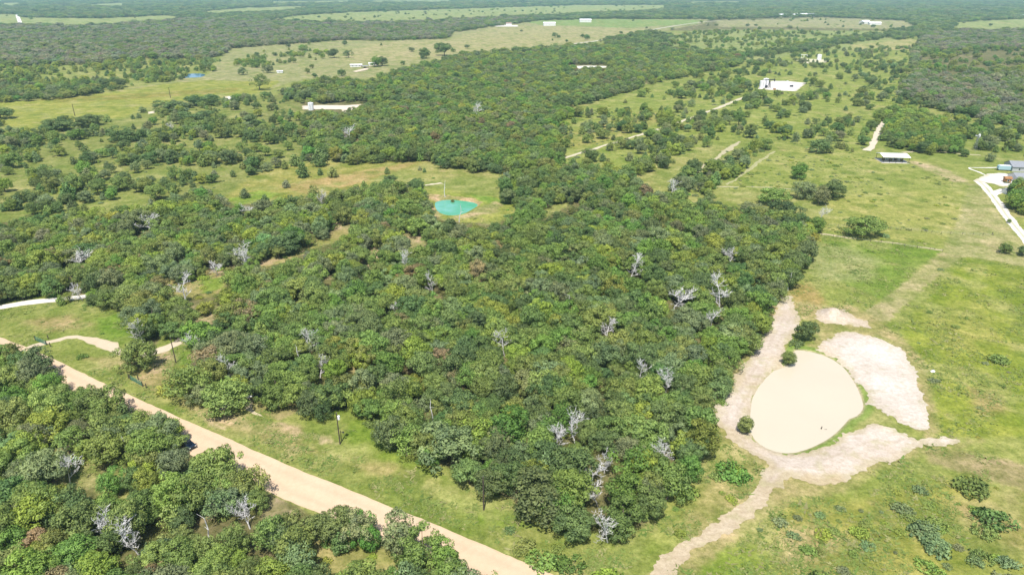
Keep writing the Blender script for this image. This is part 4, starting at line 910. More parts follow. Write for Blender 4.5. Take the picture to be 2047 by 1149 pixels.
NAME = dict(oak='oak_tree', elm='elm_tree', cedar='cedar_tree', shrub='shrub')
WHERE = {'wood across the dirt road': 'in the wood across the dirt road from the power poles', 'gaps': 'in a gap of the wood across the dirt road',
    'wood beside the sandy pond': 'in the dense wood beside the sandy pond', 'wood by the white track': 'in the wood between white track and turquoise pond',
    'left scrub': 'in the scrubby meadow below the yellow field', 'middle wood': 'in the wood behind the turquoise pond', 'meadow': 'on the open meadow by the gravel road',
    'parcel meadow': 'on the open meadow behind the shelter', 'weedy corner': 'in the weedy corner where wood meets dirt road', 'shrubby field': 'on the shrubby field south of the sandy pond',
    'open field': 'on the open grass by the sand track', 'field edge': 'along the wood edge by the sand track', 'paddock': 'in the fenced paddock below the shelter', 'weedy field': 'in the weedy field beside the shelter',
    'east field': 'on the wide green field east of the sand', 'bright grove': 'in the bright grove behind the shelter', 'thicket': 'in the thicket behind the homestead', 'grove by the drive': 'in the grove beside the gravel drive',
    'thicket strip': 'in the narrow thicket at the wood corner', 'grass by the track': 'on the grass beside the dirt road', 'clearing': 'in a clearing of the olive wood', 'pond bank': 'on the turquoise pond bank',
    'road thicket': 'in the thicket along the pale gravel road', 'meadow thicket': 'in the thicket beyond the gravel road', 'open land': 'on the open grassland'}
LAND = [(ground(*p), w) for p, w in (((680, 888), 'near the transformer pole'), ((967, 1018), 'near the bare power pole'), ((352, 726), 'by the pole at the bright grass'), ((374, 890), 'beside the parked pickup'), ((82, 686), 'by the loop path gate'), ((274, 767), 'by the verge gate'), ((371, 666), 'near the white tarp'), ((500, 792), 'near the small tarp heap'), ((1783, 322), 'by the shelter'), ((1948, 301), 'by the wind pump'), ((1535, 175), 'near the well pad'), ((2014, 341), 'near the blue trailer'))]
LAND += [(ground(d[0], d[1]), 'touching a dead tree') for d in []]
def landmark(it):
    best = min(LAND, key=lambda l: math.hypot(l[0][0] - it['x'], l[0][1] - it['y']))
    if math.hypot(best[0][0] - it['x'], best[0][1] - it['y']) < 16: return ' ' + best[1]
    P = np.array([it['x']]), np.array([it['y']])
    dd = min(DEADPX, key=lambda d: math.hypot(*(np.array(ground(d[0], d[1])) - (it['x'], it['y']))))
    q = np.array(ground(dd[0], dd[1])) - (it['x'], it['y'])
    if math.hypot(*q) < 7.5: return ' beside a dead snag' if dd[3] else ' beside a bleached dead tree'
    if segdist(*P, ROADLINE, False)[0] < 11: return ' overhanging the road'
    if sdist(*P, POND)[0] > -22: return ' bordering the sand'
    zp = [z_ for z_ in Z if z_[0] == it['zone'] and z_[1] > 0.9]
    if zp and sdist(*P, gp(zp[0][4]))[0] < 9: return ' at its rim'
    if it['kind'] == 'oak' and it['var'] >= 7: return ' with a thin crown'
    if it['kind'] != 'shrub' and it['ax'] > 1.07: return ' with a wide crown'
    return ''
def sizeword(s): return 'small' if s < 0.75 else 'large' if s > 1.12 else 'medium'
counts = {k: 0 for k in NAME}; solo = []; mass = []
order = sorted(range(len(items)), key=lambda i: (0 if items[i]['zone'] == 'special' else 1, -items[i]['sz']))
LIMIT = dict(oak=290, elm=210, cedar=220, shrub=270)
for i in order:
    it = items[i]
    if it['vis'] and counts[it['kind']] < LIMIT[it['kind']] and it['far'] == 1.0: counts[it['kind']] += 1; solo.append(it)
    else: mass.append(it)
FIRST = {}
for it in solo:
    crown, trunk, w, h = PROTO[it['kind']][it['var']]
    root = empty(NAME[it['kind']], (it['x'], it['y'], it['z']), it['rot'], (it['s'] * it['ax'], it['s'], it['s'] * it['hz']))
    t = mesh_obj('trunk' if it['kind'] != 'shrub' else 'stems', None, None, None, root, data=trunk)
    c = mesh_obj('crown' if it['kind'] != 'shrub' else 'foliage', None, None, None, root, data=crown)
    c["tint"] = [float(v) for v in it['col']]
    FIRST.setdefault((it['kind'], it['var']), (c, t))
    if 'label' in it: lab = it['label']
    else: lab = f"{sizeword(it['s'])} {TWORD[it['tint']]} {'oak' if it['kind'] == 'oak' else 'leafy elm' if it['kind'] == 'elm' else 'juniper cedar' if it['kind'] == 'cedar' else 'shrub'} {WHERE.get(it['zone'], 'on the distant grassland')}{landmark(it)}"
    if len(lab.split()) > 16: lab = lab.replace('in the wood across the dirt road from the power poles', 'in the wood across the road').replace('in the wood between white track and turquoise pond', 'in the white track wood').replace('in the weedy corner where wood meets dirt road', 'in the weedy corner')
    if len(lab.split()) > 16: lab = lab.replace('below the yellow field', '').replace('in the dense wood beside the sandy pond', 'in the pond wood').replace('  ', ' ')
    if len(lab.split()) > 16: lab = lab.replace('a bleached dead tree', 'a dead tree').replace('leafy ', '').replace('juniper ', '')
    if len(lab.split()) > 16: lab = ' '.join(lab.split()[:16])
    grp = {'oak': 'oak trees', 'elm': 'elm trees', 'cedar': 'cedar trees', 'shrub': 'shrubs'}[it['kind']] + ' ' + WHERE.get(it['zone'], 'standing apart')
    tag(root, lab, {'oak': 'tree', 'elm': 'tree', 'cedar': 'cedar', 'shrub': 'shrub'}[it['kind']], grp)
# the rest of the woods: too many to count, one object for each kind
def mass_object(kind, L, name, label):
    n = len(L)
    if not n: return
    me = bpy.data.meshes.new(name); me.vertices.add(n)
    me.vertices.foreach_set("co", np.array([(i['x'], i['y'], i['z'] - (0.0 if i['far'] == 1 else 0.3)) for i in L], np.float32).ravel())
    def attr(nm, ty, arr, key):
        a = me.attributes.new(nm, ty, 'POINT'); a.data.foreach_set(key, np.ascontiguousarray(arr).ravel())
    attr("rot", 'FLOAT_VECTOR', np.array([(0, 0, i['rot']) for i in L], np.float32), "vector")
    attr("scl", 'FLOAT_VECTOR', np.array([(i['s'] * i['far'], i['s'] * i['far'], i['s'] * i['hz'] * min(i['far'], 1.0 + 0.22 * (i['far'] - 1))) for i in L], np.float32), "vector")
    attr("tint", 'FLOAT_VECTOR', np.array([i['col'] for i in L], np.float32), "vector")
    nv = len(PROTO[kind]); attr("vi", 'INT', np.array([i['var'] for i in L], np.int32), "value")
    o = bpy.data.objects.new(name, me); col.objects.link(o)
    ng = bpy.data.node_groups.new(name, 'GeometryNodeTree')
    ng.interface.new_socket("Geometry", in_out='INPUT', socket_type='NodeSocketGeometry')
    ng.interface.new_socket("Geometry", in_out='OUTPUT', socket_type='NodeSocketGeometry')
    gi = ng.nodes.new('NodeGroupInput'); go = ng.nodes.new('NodeGroupOutput')
    iop = ng.nodes.new('GeometryNodeInstanceOnPoints'); iop.inputs['Pick Instance'].default_value = True
    allj = ng.nodes.new('GeometryNodeJoinGeometry')
    for v in range(nv - 1, -1, -1):
        if (kind, v) not in FIRST: continue
        j = ng.nodes.new('GeometryNodeJoinGeometry')
        for ob in FIRST[(kind, v)]:
            oi = ng.nodes.new('GeometryNodeObjectInfo'); oi.inputs[0].default_value = ob; oi.transform_space = 'ORIGINAL'
            ng.links.new(oi.outputs['Geometry'], j.inputs[0])
        g2 = ng.nodes.new('GeometryNodeGeometryToInstance'); ng.links.new(j.outputs[0], g2.inputs[0]); ng.links.new(g2.outputs[0], allj.inputs[0])
    def named(nm, ty):
        q = ng.nodes.new('GeometryNodeInputNamedAttribute'); q.data_type = ty; q.inputs['Name'].default_value = nm
        return [s for s in q.outputs if s.enabled and s.name == 'Attribute'][0]
    er = ng.nodes.new('FunctionNodeEulerToRotation'); ng.links.new(named('rot', 'FLOAT_VECTOR'), er.inputs[0])
    ng.links.new(gi.outputs[0], iop.inputs['Points']); ng.links.new(allj.outputs[0], iop.inputs['Instance'])
    ng.links.new(named('vi', 'INT'), iop.inputs['Instance Index']); ng.links.new(er.outputs[0], iop.inputs['Rotation'])
    ng.links.new(named('scl', 'FLOAT_VECTOR'), iop.inputs['Scale']); ng.links.new(iop.outputs[0], go.inputs[0])
    md = o.modifiers.new("scatter", 'NODES'); md.node_group = ng
    tag(o, label, kind='stuff')
mass_object('oak', [i for i in mass if i['kind'] == 'oak'], 'oak_woodland', 'mass of oaks making up the woods to the horizon')
mass_object('elm', [i for i in mass if i['kind'] == 'elm'], 'elm_woodland', 'brighter leafy trees mixed through the distant woods')
mass_object('cedar', [i for i in mass if i['kind'] == 'cedar'], 'cedar_scrub', 'dark cedars dotted over the distant scrub')
mass_object('shrub', [i for i in mass if i['kind'] == 'shrub'], 'shrub_undergrowth', 'low undergrowth filling woods and scrub')
print('PLANTS', len(solo), len(mass), counts)

for k, (bx, by, w, ty, lab) in enumerate(DEADPX):
    x, y = ground(bx, by); wm = w * mpp(bx, by)
    if ty: me, ww, hh = SNAG[k % 3]; s = 1.0 if by > 500 else 1.25
    else: me, ww, hh = DEAD[k % 6]; s = max(0.8, min(1.8, wm / (2 * ww) * 1.25))
    o = mesh_obj('dead_tree', None, None, None, None, data=me); o.location = (x, y, H1(x, y)); o.rotation_euler = (0, 0, k * 1.7)
    o.scale = (s, s, max(s, 1.05))
    tag(o, lab, 'dead tree', 'leafless dead trees standing in the woods')

# ------------------------------------------------------------------ grass and weed tufts (one object, uncountable)
def tufts():
    n = 150000
    r = 95 + (330 - 95) * rng.random(n) ** 1.15; t = rng.uniform(-0.72, 0.72, n)
    x = r * np.sin(t); y = r * np.cos(t)
    px, py, _ = proj(x, y, 0)
    ok = (px > -40) & (px < 2090) & (py < 1170)
    cov = np.zeros(n)
    zi = np.full(n, -1)
    for k, zz in enumerate(Z): zi[inpoly(px, py, zz[4])] = k
    cv = np.array([zz[1] for zz in Z] + [0.0])[zi]
    ok &= cv < 0.7
    for P in OPEN[:2]: ok &= ~inpoly(px, py, P)
    ok &= segdist(x, y, ROADLINE, False) > 5.2
    for T_ in TRACKS: ok &= segdist(x, y, T_, False) > 2.6
    ok &= ~((sdist(x, y, POND) > -1)); ok &= ~(sdist(x, y, TURQ) > -2)
    nz = fbm(x, y, 9.0, 131); ok &= rng.random(n) < smooth(0.40, 0.68, nz)
    mown = [gp([(1935, 372), (1962, 362), (1995, 425), (2047, 490), (2100, 545), (1990, 522), (1925, 512), (1882, 502), (1915, 440)]), gp([(1884, 502), (1925, 512), (1850, 572), (1772, 648), (1724, 626), (1800, 570), (1862, 520)])]
    for P in mown: ok &= ~inpoly(x, y, P)
    x, y = x[ok], y[ok]; n = len(x); z = height(x, y)
    s = rng.lognormal(-0.75, 0.40, n)
    k = 7; V = np.empty((n, k, 3, 3)); base = np.stack([x, y, z - 0.03], 1)
    for b in range(k):
        a = rng.random(n) * 6.283; rad = s * rng.uniform(0.1, 0.9, n)
        c = base + np.stack([np.cos(a) * rad, np.sin(a) * rad, np.zeros(n)], 1)
        a2 = rng.random(n) * 6.283; e = np.stack([np.cos(a2), np.sin(a2), np.zeros(n)], 1) * (s * 0.34)[:, None]
        V[:, b, 0] = c - e; V[:, b, 1] = c + e
        V[:, b, 2] = c + np.stack([rng.normal(0, .6, n) * s, rng.normal(0, .6, n) * s, s * rng.uniform(0.12, 0.34, n)], 1)
    e1 = V[:, :, 1] - V[:, :, 0]; e2 = V[:, :, 2] - V[:, :, 0]; fl = (e1[..., 0] * e2[..., 1] - e1[..., 1] * e2[..., 0]) < 0
    V[fl] = V[fl][:, ::-1]
    u = rng.random(n); cc = np.where((u < 0.55)[:, None], (0.150, 0.195, 0.048), np.where((u < 0.8)[:, None], (0.105, 0.165, 0.036), (0.245, 0.24, 0.10)))
    cc = cc * rng.uniform(0.8, 1.2, (n, 1))
    o = mesh_obj('grass', V.reshape(-1, 3), np.arange(n * k * 3).reshape(-1, 3), M['tuft'], colors=np.repeat(cc, k * 3, axis=0))
    o.data.polygons.foreach_set('use_smooth', np.ones(n * k, bool)); o.data.normals_split_custom_set_from_vertices(np.tile(np.array([[0, 0, 1.0]], np.float32), (n * k * 3, 1)))
    tag(o, 'rough grass and weed tufts over the fields', kind='stuff'); print('TUFTS', n)
M['tuft'] = vcol_mat('grass_tufts', [(1.0, 0.3, 0.7, (0.85, 0.85, 0.8), (1.12, 1.1, 1.1))])
tufts()

# ------------------------------------------------------------------ built things
def place(name, bx, by, rz=0.0, sc=1.0, dz=0.0):
    x, y = ground(bx, by); return empty(name, (x, y, H1(x, y) + dz), rz, sc)
def power_pole(bx, by, lab, h=8.5, transformer=False, r=0.17):
    t = place('power_pole', bx, by); tag(t, lab, 'pole', 'wooden power poles')
    MB().tube((0, 0, -0.5), (0, 0, h), r, r * 0.7, 8).build('shaft', M['pole_wood'], t)
    m = MB(); m.tube((0, 0, h - 0.02), (0, 0, h + 0.2), 0.04, 0.05, 6); m.build('insulator', M['grey_metal'], t)
    if transformer:
        m = MB(); m.tube((0.42, 0, h - 1.75), (0.42, 0, h - 0.8), 0.3, 0.3, 12); c_ = m.build('transformer', M['white_metal'], t)
        MB().tube((0.42, 0, h - 0.81), (0.42, 0, h - 0.55), 0.06, 0.06, 6).build('bushing', M['white_metal'], c_)
        MB().box((0.13, 0, h - 1.2), (0.3, 0.12, 0.12)).build('bracket', M['dark_metal'], t)
    return t
power_pole(680, 888, 'dark wooden power pole carrying a white transformer', 8.8, True)
power_pole(967, 1018, 'bare wooden power pole in front of the dark leafy tree', 8.6)
power_pole(352, 726, 'bare wooden power pole beside the bright grass patch', 8.4)
power_pole(341, 196, 'distant thin power pole on the yellow field near the oaks', 10.0, r=0.3)
power_pole(150, 232, 'distant thin power pole at the yellow field hedge', 10.0, r=0.3)
t = place('yard_light_post', 683, 882); tag(t, 'short dark post with a lamp head beside the transformer pole', 'post')
MB().tube((0, 0, -0.3), (0, 0, 3.0), 0.09, 0.08, 8).build('post', M['pole_wood'], t)
MB().tube((0, 0, 2.55), (0.55, 0, 2.62), 0.05, 0.05, 6).build('arm', M['dark_metal'], t)
MB().box((0.62, 0, 2.55), (0.42, 0.34, 0.3), taper=0.7).build('lamp_head', M['dark_metal'], t)

def pipe_gate(a, b, lab):
    A = np.array(ground(*a)); B = np.array(ground(*b)); d = B - A; L = float(np.hypot(*d)); rz = math.atan2(d[1], d[0])
    t = empty('pipe_gate', (A[0], A[1], H1(*A)), rz); tag(t, lab, 'gate', 'green pipe gates by the dirt road')
    m = MB()
    for x in (0.06, L - 0.06): m.tube((x, 0, 0.05), (x, 0, 1.35), 0.07, 0.07, 6)
    m.tube((0, 0, 1.35), (L, 0, 1.35), 0.07, 0.07, 6); m.tube((0, 0, 0.2), (L, 0, 0.2), 0.07, 0.07, 6); m.build('frame', M['green_paint'], t)
    for z in (0.48, 0.77, 1.06): MB().tube((0.06, 0, z), (L - 0.06, 0, z), 0.05, 0.05, 6).build('rail', M['green_paint'], t)
    MB().tube((L / 2, 0.07, 0.2), (L / 2, 0.07, 1.35), 0.05, 0.05, 6).build('brace', M['green_paint'], t)
    for x in (-0.25, L + 0.25): MB().tube((x, 0, -0.4), (x, 0, 1.7), 0.12, 0.11, 8).build('gate_post', M['pole_wood'], t)
    return t
pipe_gate((72, 681), (93, 690), 'green pipe gate across the sandy loop path')
pipe_gate((262, 760), (285, 773), 'green pipe gate on the verge near the lone oak')
for (bx, by, lab) in ((97, 678, 'dark wooden fence post above the loop path'), (101, 693, 'dark wooden fence post below the loop path'), (277, 760, 'dark wooden fence post behind the verge gate'), (293, 776, 'dark wooden fence post right of the verge gate'), (258, 757, 'dark wooden fence post left of the verge gate'), (1983, 470, 'thin post on the mown grass by the drive')):
    x, y = ground(bx, by); m = MB(); m.tube((0, 0, -0.4), (0, 0, 1.35), 0.14, 0.13, 8); m.tube((0, 0, 1.35), (0, 0, 1.42), 0.13, 0.06, 8)
    o = m.build('fence_post', M['pole_wood']); o.location = (x, y, H1(x, y)); tag(o, lab, 'post', 'fence posts')
# barbed wire fence lines: a thing each
def fence(pts, lab, gap=4.0, h=1.25, mat='pole_wood', r=0.06):
    P = spline(gp(pts), False, gap); root = empty('wire_fence', (P[0][0], P[0][1], H1(*P[0]))); tag(root, lab, 'fence')
    o0 = np.array([P[0][0], P[0][1], H1(*P[0])]); zz = height(P[:, 0], P[:, 1]); first = None
    for (x, y), z in zip(P, zz):
        if first is None: first = MB().tube((0, 0, -0.3), (0, 0, h), r, r, 6).build('post', M[mat], root); q = first
        else: q = mesh_obj('post', None, None, None, root, data=first.data)
        q.location = (x - o0[0], y - o0[1], z - o0[2])
    for k in (0.45, 0.8, 1.12):
        m = MB()
        for i in range(len(P) - 1): m.tube((P[i][0] - o0[0], P[i][1] - o0[1], zz[i] - o0[2] + k), (P[i + 1][0] - o0[0], P[i + 1][1] - o0[1], zz[i + 1] - o0[2] + k), 0.012, 0.012, 3, caps=False)
        m.build('wire', M['grey_metal'], root)
fence([(1642, 471), (1740, 483), (1884, 503)], 'thin wire fence along the tan path between two paddocks')
fence([(1655, 452), (1780, 458), (1900, 468), (1985, 472)], 'thin wire fence across the upper paddock')

# open sided shelter
def shelter():
    A = np.array(ground(1759, 322)); B = np.array(ground(1809, 326)); 
    cx_, cy_ = ground(1783, 322); rz = R(-6)
    t = empty('shelter', (cx_, cy_, H1(cx_, cy_)), rz); tag(t, 'open sided shelter with a white metal roof on posts', 'shelter')
    lx, ly = 15.5, 12.0
    MB().box((0, 0, 0.0), (lx + 1.2, ly + 1.2, 0.3)).build('slab', M['concrete'], t)
    for i in range(5):
        for j in (-1, 1): MB().box((-lx / 2 + 0.2 + i * (lx - 0.4) / 4, j * (ly / 2 - 0.2), 1.85), (0.18, 0.18, 3.4)).build('post', M['dark_metal'], t)
    MB().gable((0, 0, 0), lx, ly, 3.5, 4.6, 0.4, 0.14).build('roof', M['white_metal'], t)
    for j in (-1, 1): MB().box((0, j * (ly / 2 - 0.2), 3.42), (lx, 0.12, 0.22)).build('beam', M['dark_metal'], t)
    x0, y0 = cx_, cy_
    for k, (u, v) in enumerate(((-5, 1), (-1.5, -1), (2.5, 1), (5.5, -0.5))):
        b = MB(); b.tube((-0.75, 0, 0.75), (0.75, 0, 0.75), 0.75, 0.75, 14)
        o = b.build('hay_bale', M['bale']); ca, sa = math.cos(rz), math.sin(rz)
        o.location = (x0 + u * ca - v * sa, y0 + u * sa + v * ca, H1(cx_, cy_) + 0.15); o.rotation_euler = (0, 0, rz + 0.3 * k)
        tag(o, 'dark round hay bale stored under the white shelter roof', 'bale', 'hay bales under the shelter')
M['bale'] = plain('hay', (0.14, 0.12, 0.07), 0.95, var=0.25)
shelter()
def house(bx, by, lx, ly, hw, hr, rz, roof, wall, lab, name='house', wins=3, door=True):
    x, y = ground(bx, by); t = empty(name, (x, y, H1(x, y)), rz); tag(t, lab, 'house' if name == 'house' else name.split('_')[-1])
    m = MB(); m.box((0, 0, hw / 2 - 0.05), (lx, ly, hw + 0.1))
    m.add([(-lx / 2, -ly / 2, hw), (-lx / 2, ly / 2, hw), (-lx / 2, 0, hr), (lx / 2, -ly / 2, hw), (lx / 2, ly / 2, hw), (lx / 2, 0, hr)], [(0, 2, 1), (3, 4, 5)]); m.build('wall', M[wall], t)
    MB().gable((0, 0, 0), lx, ly, hw - 0.1, hr + 0.02, 0.45, 0.14).build('roof', M[roof], t)
    for i in range(wins):
        u = -lx / 2 + lx * (i + 0.7) / (wins + 0.4)
        w = MB().box((u, -ly / 2 - 0.02, hw * 0.55), (1.1, 0.1, 1.1)).build('window', M['white_metal'], t)
        MB().box((u, -ly / 2 - 0.08, hw * 0.55), (0.9, 0.05, 0.9)).build('pane', M['glass'], w)
    if door:
        MB().box((lx / 2 - 1.2, -ly / 2 - 0.04, 1.0), (0.95, 0.12, 2.0)).build('door', M['rust'], t)
    return t
house(2047, 340, 18, 11, 2.8, 5.2, R(-10), 'grey_roof', 'siding', 'large house with a grey shingle roof beside the blue trailer')
house(2052, 363, 16, 10, 2.7, 4.8, R(-6), 'grey_roof', 'white_wall', 'lower house with grey roof and white front on the gravel yard')
house(2013, 387, 4.6, 3.4, 2.0, 2.9, R(12), 'grey_roof', 'white_wall', 'tiny shed with grey roof beside the drive fork', 'garden_shed', 1, False)
house(2012, 364, 3.0, 2.6, 2.2, 3.1, R(-6), 'rust', 'rust', 'small rusty brown hut on the gravel yard', 'hut', 1, False)
def trailer(bx, by, L, rz, body, lab, w=2.6, stripe='glass'):
    x, y = ground(bx, by); t = empty('travel_trailer', (x, y, H1(x, y)), rz); tag(t, lab, 'trailer')
    m = MB(); P = [(-L / 2, 0.55), (L / 2 - 0.5, 0.55), (L / 2, 1.1), (L / 2 - 0.2, 2.6), (L / 2 - 0.9, 3.0), (-L / 2 + 0.3, 3.0), (-L / 2, 2.7)]
    n = len(P); m.add([(p[0], -w / 2, p[1]) for p in P] + [(p[0], w / 2, p[1]) for p in P], [tuple(range(n)), tuple(range(2 * n - 1, n - 1, -1))] + [(i, n + i, n + (i + 1) % n, (i + 1) % n) for i in range(n)])
    b = m.build('body', M[body], t)
    MB().box((0, 0, 3.03), (L - 1.4, w - 0.1, 0.08)).build('roof', M['white_metal'], t)
    for u in (-L * 0.28, 0.0, L * 0.25):
        MB().box((u, -w / 2 - 0.02, 2.0), (1.3, 0.06, 0.75)).build('window', M['glass'], t)
    MB().box((L * 0.40, -w / 2 - 0.02, 1.6), (0.7, 0.06, 1.8)).build('door', M['white_metal'], t)
    for u in (-0.5, 0.5):
        for v in (-1, 1): MB().tube((u, v * (w / 2 - 0.24), 0.36), (u, v * (w / 2 - 0.02), 0.36), 0.36, 0.36, 12).build('wheel', M['rubber'], t)
    MB().tube((L / 2 - 0.4, 0, 0.6), (L / 2 + 1.1, 0, 0.55), 0.07, 0.07, 6).build('hitch', M['dark_metal'], t)
    MB().box((L / 2 + 1.0, 0, 0.25), (0.2, 0.2, 0.6)).build('jack', M['dark_metal'], t)
trailer(2014, 341, 11.5, R(168), 'rv_blue', 'long pale blue and white travel trailer on the homestead lawn')
house(712, 134, 16, 6, 2.9, 3.7, R(14), 'white_metal', 'white_wall', 'white mobile home on the pasture by the middle wood', 'mobile_home', 3)
house(746, 131, 12, 7, 2.9, 3.7, R(8), 'white_metal', 'white_wall', 'white roofed shed half hidden by the bright tree', 'farm_shed', 1)
def carport(bx, by):
    t = place('carport', bx, by, R(6)); tag(t, 'open dark carport between mobile home and white shed', 'carport')
    for u in (-4, 0, 4):
        for v in (-2.5, 2.5): MB().box((u, v, 1.5), (0.2, 0.2, 3.2)).build('post', M['dark_metal'], t)
    MB().gable((0, 0, 0), 8.4, 5.4, 3.0, 3.6, 0.3, 0.12).build('roof', M['grey_metal'], t)
    MB().box((0, 0, 0.9), (4.4, 1.9, 1.0)).box((-0.2, 0, 1.65), (2.4, 1.6, 0.6), taper=0.8).build('parked_load', M['dark_metal'], t)
carport(730, 137)
house(1017, 51, 16, 12, 5, 8, R(5), 'red_roof', 'white_wall', 'far farmhouse with a dusky roof on the pale yard', 'house', 2, False)
house(1098, 52, 34, 16, 7, 10, R(4), 'white_metal', 'white_wall', 'far long barn with a white roof on the pasture', 'barn', 3, False)
house(1170, 45, 36, 18, 7, 10, R(0), 'white_metal', 'white_wall', 'far white barn standing alone on the green pasture', 'barn', 3, False)
house(1572, 34, 60, 20, 7, 10, R(0), 'white_metal', 'white_wall', 'far long low white barn below the dark forest', 'barn', 3, False)
house(1602, 33.5, 40, 20, 8, 11, R(6), 'white_metal', 'white_wall', 'far white barn right of the long low one', 'barn', 3, False)
house(1622, 33, 26, 18, 7, 10, R(-8), 'grey_metal', 'white_wall', 'far pale shed at the end of the barn row', 'shed', 2, False)
house(1728, 48, 26, 18, 6, 10, R(20), 'white_metal', 'white_wall', 'far white farmhouse beside dark field trees', 'house', 2, False)
house(1748, 50, 34, 12, 5, 8, R(0), 'white_metal', 'white_wall', 'far long white shed next to the farmhouse', 'shed', 3, False)
house(2043, 36, 40, 18, 7, 10, R(0), 'white_metal', 'white_wall', 'far white barn at the rim of the dark forest field', 'barn', 2, False)
house(560, 146, 7, 5, 2.2, 2.8, R(10), 'white_metal', 'white_wall', 'low white trough shelter on the pasture', 'trough_shelter', 1, False)
def cyl_tank(bx, by, r, h, lab, mat='white_metal', dz=0.0):
    t = place('storage_tank', bx, by); tag(t, lab, 'tank')
    MB().tube((0, 0, -0.1), (0, 0, h), r, r, 20).build('shell', M[mat], t, False)
    MB().tube((0, 0, h), (0, 0, h + r * 0.28), r * 1.02, 0.15, 20).build('lid', M[mat], t)
    m = MB()
    for u in (-0.25, 0.25): m.tube((u, -r - 0.18, 0), (u, -r - 0.18, h + 0.4), 0.05, 0.05, 5)
    for k in range(int(h / 0.5)): m.tube((-0.25, -r - 0.18, 0.3 + 0.5 * k), (0.25, -r - 0.18, 0.3 + 0.5 * k), 0.03, 0.03, 4)
    m.build('ladder', M['grey_metal'], t)
cyl_tank(622, 220, 2.4, 6.2, 'white round tank standing on the pinkish bare pad')
cyl_tank(1523, 177, 3.0, 7.5, 'white storage tank at the left end of the well pad')
cyl_tank(1530, 172, 3.0, 7.5, 'white storage tank right behind the end tank')
cyl_tank(1637, 121, 3.2, 8.0, 'far pale tank by the pump behind the parcel')
def pumpjack(bx, by, lab, s=1.0, mat='dark_metal', rz=0.3):
    t = place('pump_jack', bx, by, rz, s); tag(t, lab, 'pump')
    MB().box((0, 0, 0.15), (8.0, 2.2, 0.5)).build('base', M['concrete'], t)
    m = MB()
    for v in (-0.9, 0.9): m.tube((-1.1, v, 0.3), (0, 0, 6.4), 0.2, 0.14, 6); m.tube((1.1, v, 0.3), (0, 0, 6.4), 0.2, 0.14, 6)
    m.build('samson_post', M[mat], t)
    MB().box((0, 0, 6.6), (8.4, 0.5, 0.6), 0).build('walking_beam', M[mat], t)
    MB().add([(4.0, -0.3, 7.4), (4.9, -0.3, 6.4), (4.6, -0.3, 5.0), (4.0, -0.3, 5.6), (4.0, 0.3, 7.4), (4.9, 0.3, 6.4), (4.6, 0.3, 5.0), (4.0, 0.3, 5.6)], [(0, 3, 2, 1), (4, 5, 6, 7), (0, 1, 5, 4), (1, 2, 6, 5), (2, 3, 7, 6), (3, 0, 4, 7)]).build('horse_head', M[mat], t)
    MB().tube((4.7, 0, 0.2), (4.7, 0, 5.2), 0.08, 0.08, 6).build('polished_rod', M['grey_metal'], t)
    m = MB()
    for v in (-0.7, 0.7): m.tube((-3.0, v, 2.2), (-3.9, v, 6.5), 0.12, 0.12, 6); m.tube((-3.0, v - 0.1, 1.3), (-3.0, v + 0.1, 1.3), 1.2, 1.2, 14)
    m.build('crank', M[mat], t); MB().box((-3.0, 0, 1.2), (1.6, 1.1, 2.0)).build('gearbox', M[mat], t)
pumpjack(1537, 177, 'dark oil pump jack beside the white tanks on the pad', 1.35)
pumpjack(1606, 119, 'far white oil pump jack behind the parcel', 1.0, 'white_metal', -0.4)
for (bx, by, lab, sz) in ((1574, 164, 'small pale box at the back rim of the well pad', 2.2), (1582, 174, 'low dark machine in the middle of the well pad', 3.2), (1548, 180, 'brown valve crate at the front rim of the well pad', 2.6)):
    t = place('equipment_box', bx, by, 0.2); tag(t, lab, 'equipment')
    MB().box((0, 0, sz * 0.25), (sz, sz * 0.7, sz * 0.55), taper=0.92).build('casing', M['white_metal' if 'pale' in lab else 'dark_metal' if 'dark' in lab else 'rust'], t)
    MB().tube((sz * 0.2, 0, sz * 0.5), (sz * 0.2, 0, sz * 0.85), 0.15, 0.12, 8).build('pipe', M['grey_metal'], t)
def windmill(bx, by):
    t = place('wind_pump', bx, by, R(25)); tag(t, 'spindly wind pump with a pale wheel behind the homestead', 'windmill'); h = 9.5
    m = MB()
    for u in (-1, 1):
        for v in (-1, 1): m.tube((u, v, -0.2), (u * 0.12, v * 0.12, h), 0.06, 0.05, 5)
    for k in range(1, 4):
        w = 1 - 0.88 * k / 4; z = h * k / 4
        for (a, b) in (((-1, -1), (1, -1)), ((1, -1), (1, 1)), ((1, 1), (-1, 1)), ((-1, 1), (-1, -1))): m.tube((a[0] * w, a[1] * w, z), (b[0] * w, b[1] * w, z), 0.035, 0.035, 4)
    m.build('tower', M['grey_metal'], t)
    hub = MB().tube((0, -0.5, h + 0.2), (0, 0.4, h + 0.2), 0.18, 0.18, 8).build('hub', M['grey_metal'], t)
    for k in range(16):
        a = 2 * math.pi * k / 16; c, s = math.cos(a), math.sin(a); c2, s2 = math.cos(a + 0.26), math.sin(a + 0.26)
        MB().add([(0.5 * c, -0.5, h + 0.2 + 0.5 * s), (1.6 * c, -0.56, h + 0.2 + 1.6 * s), (1.6 * c2, -0.42, h + 0.2 + 1.6 * s2), (0.5 * c2, -0.44, h + 0.2 + 0.5 * s2)], [(0, 1, 2, 3)]).build('blade', M['white_metal'], hub)
    MB().box((0, 1.3, h + 0.2), (0.05, 1.2, 0.8)).tube((0, 0.3, h + 0.2), (0, 1.0, h + 0.2), 0.05, 0.05, 5).build('tail_vane', M['white_metal'], t)
windmill(1948, 301)
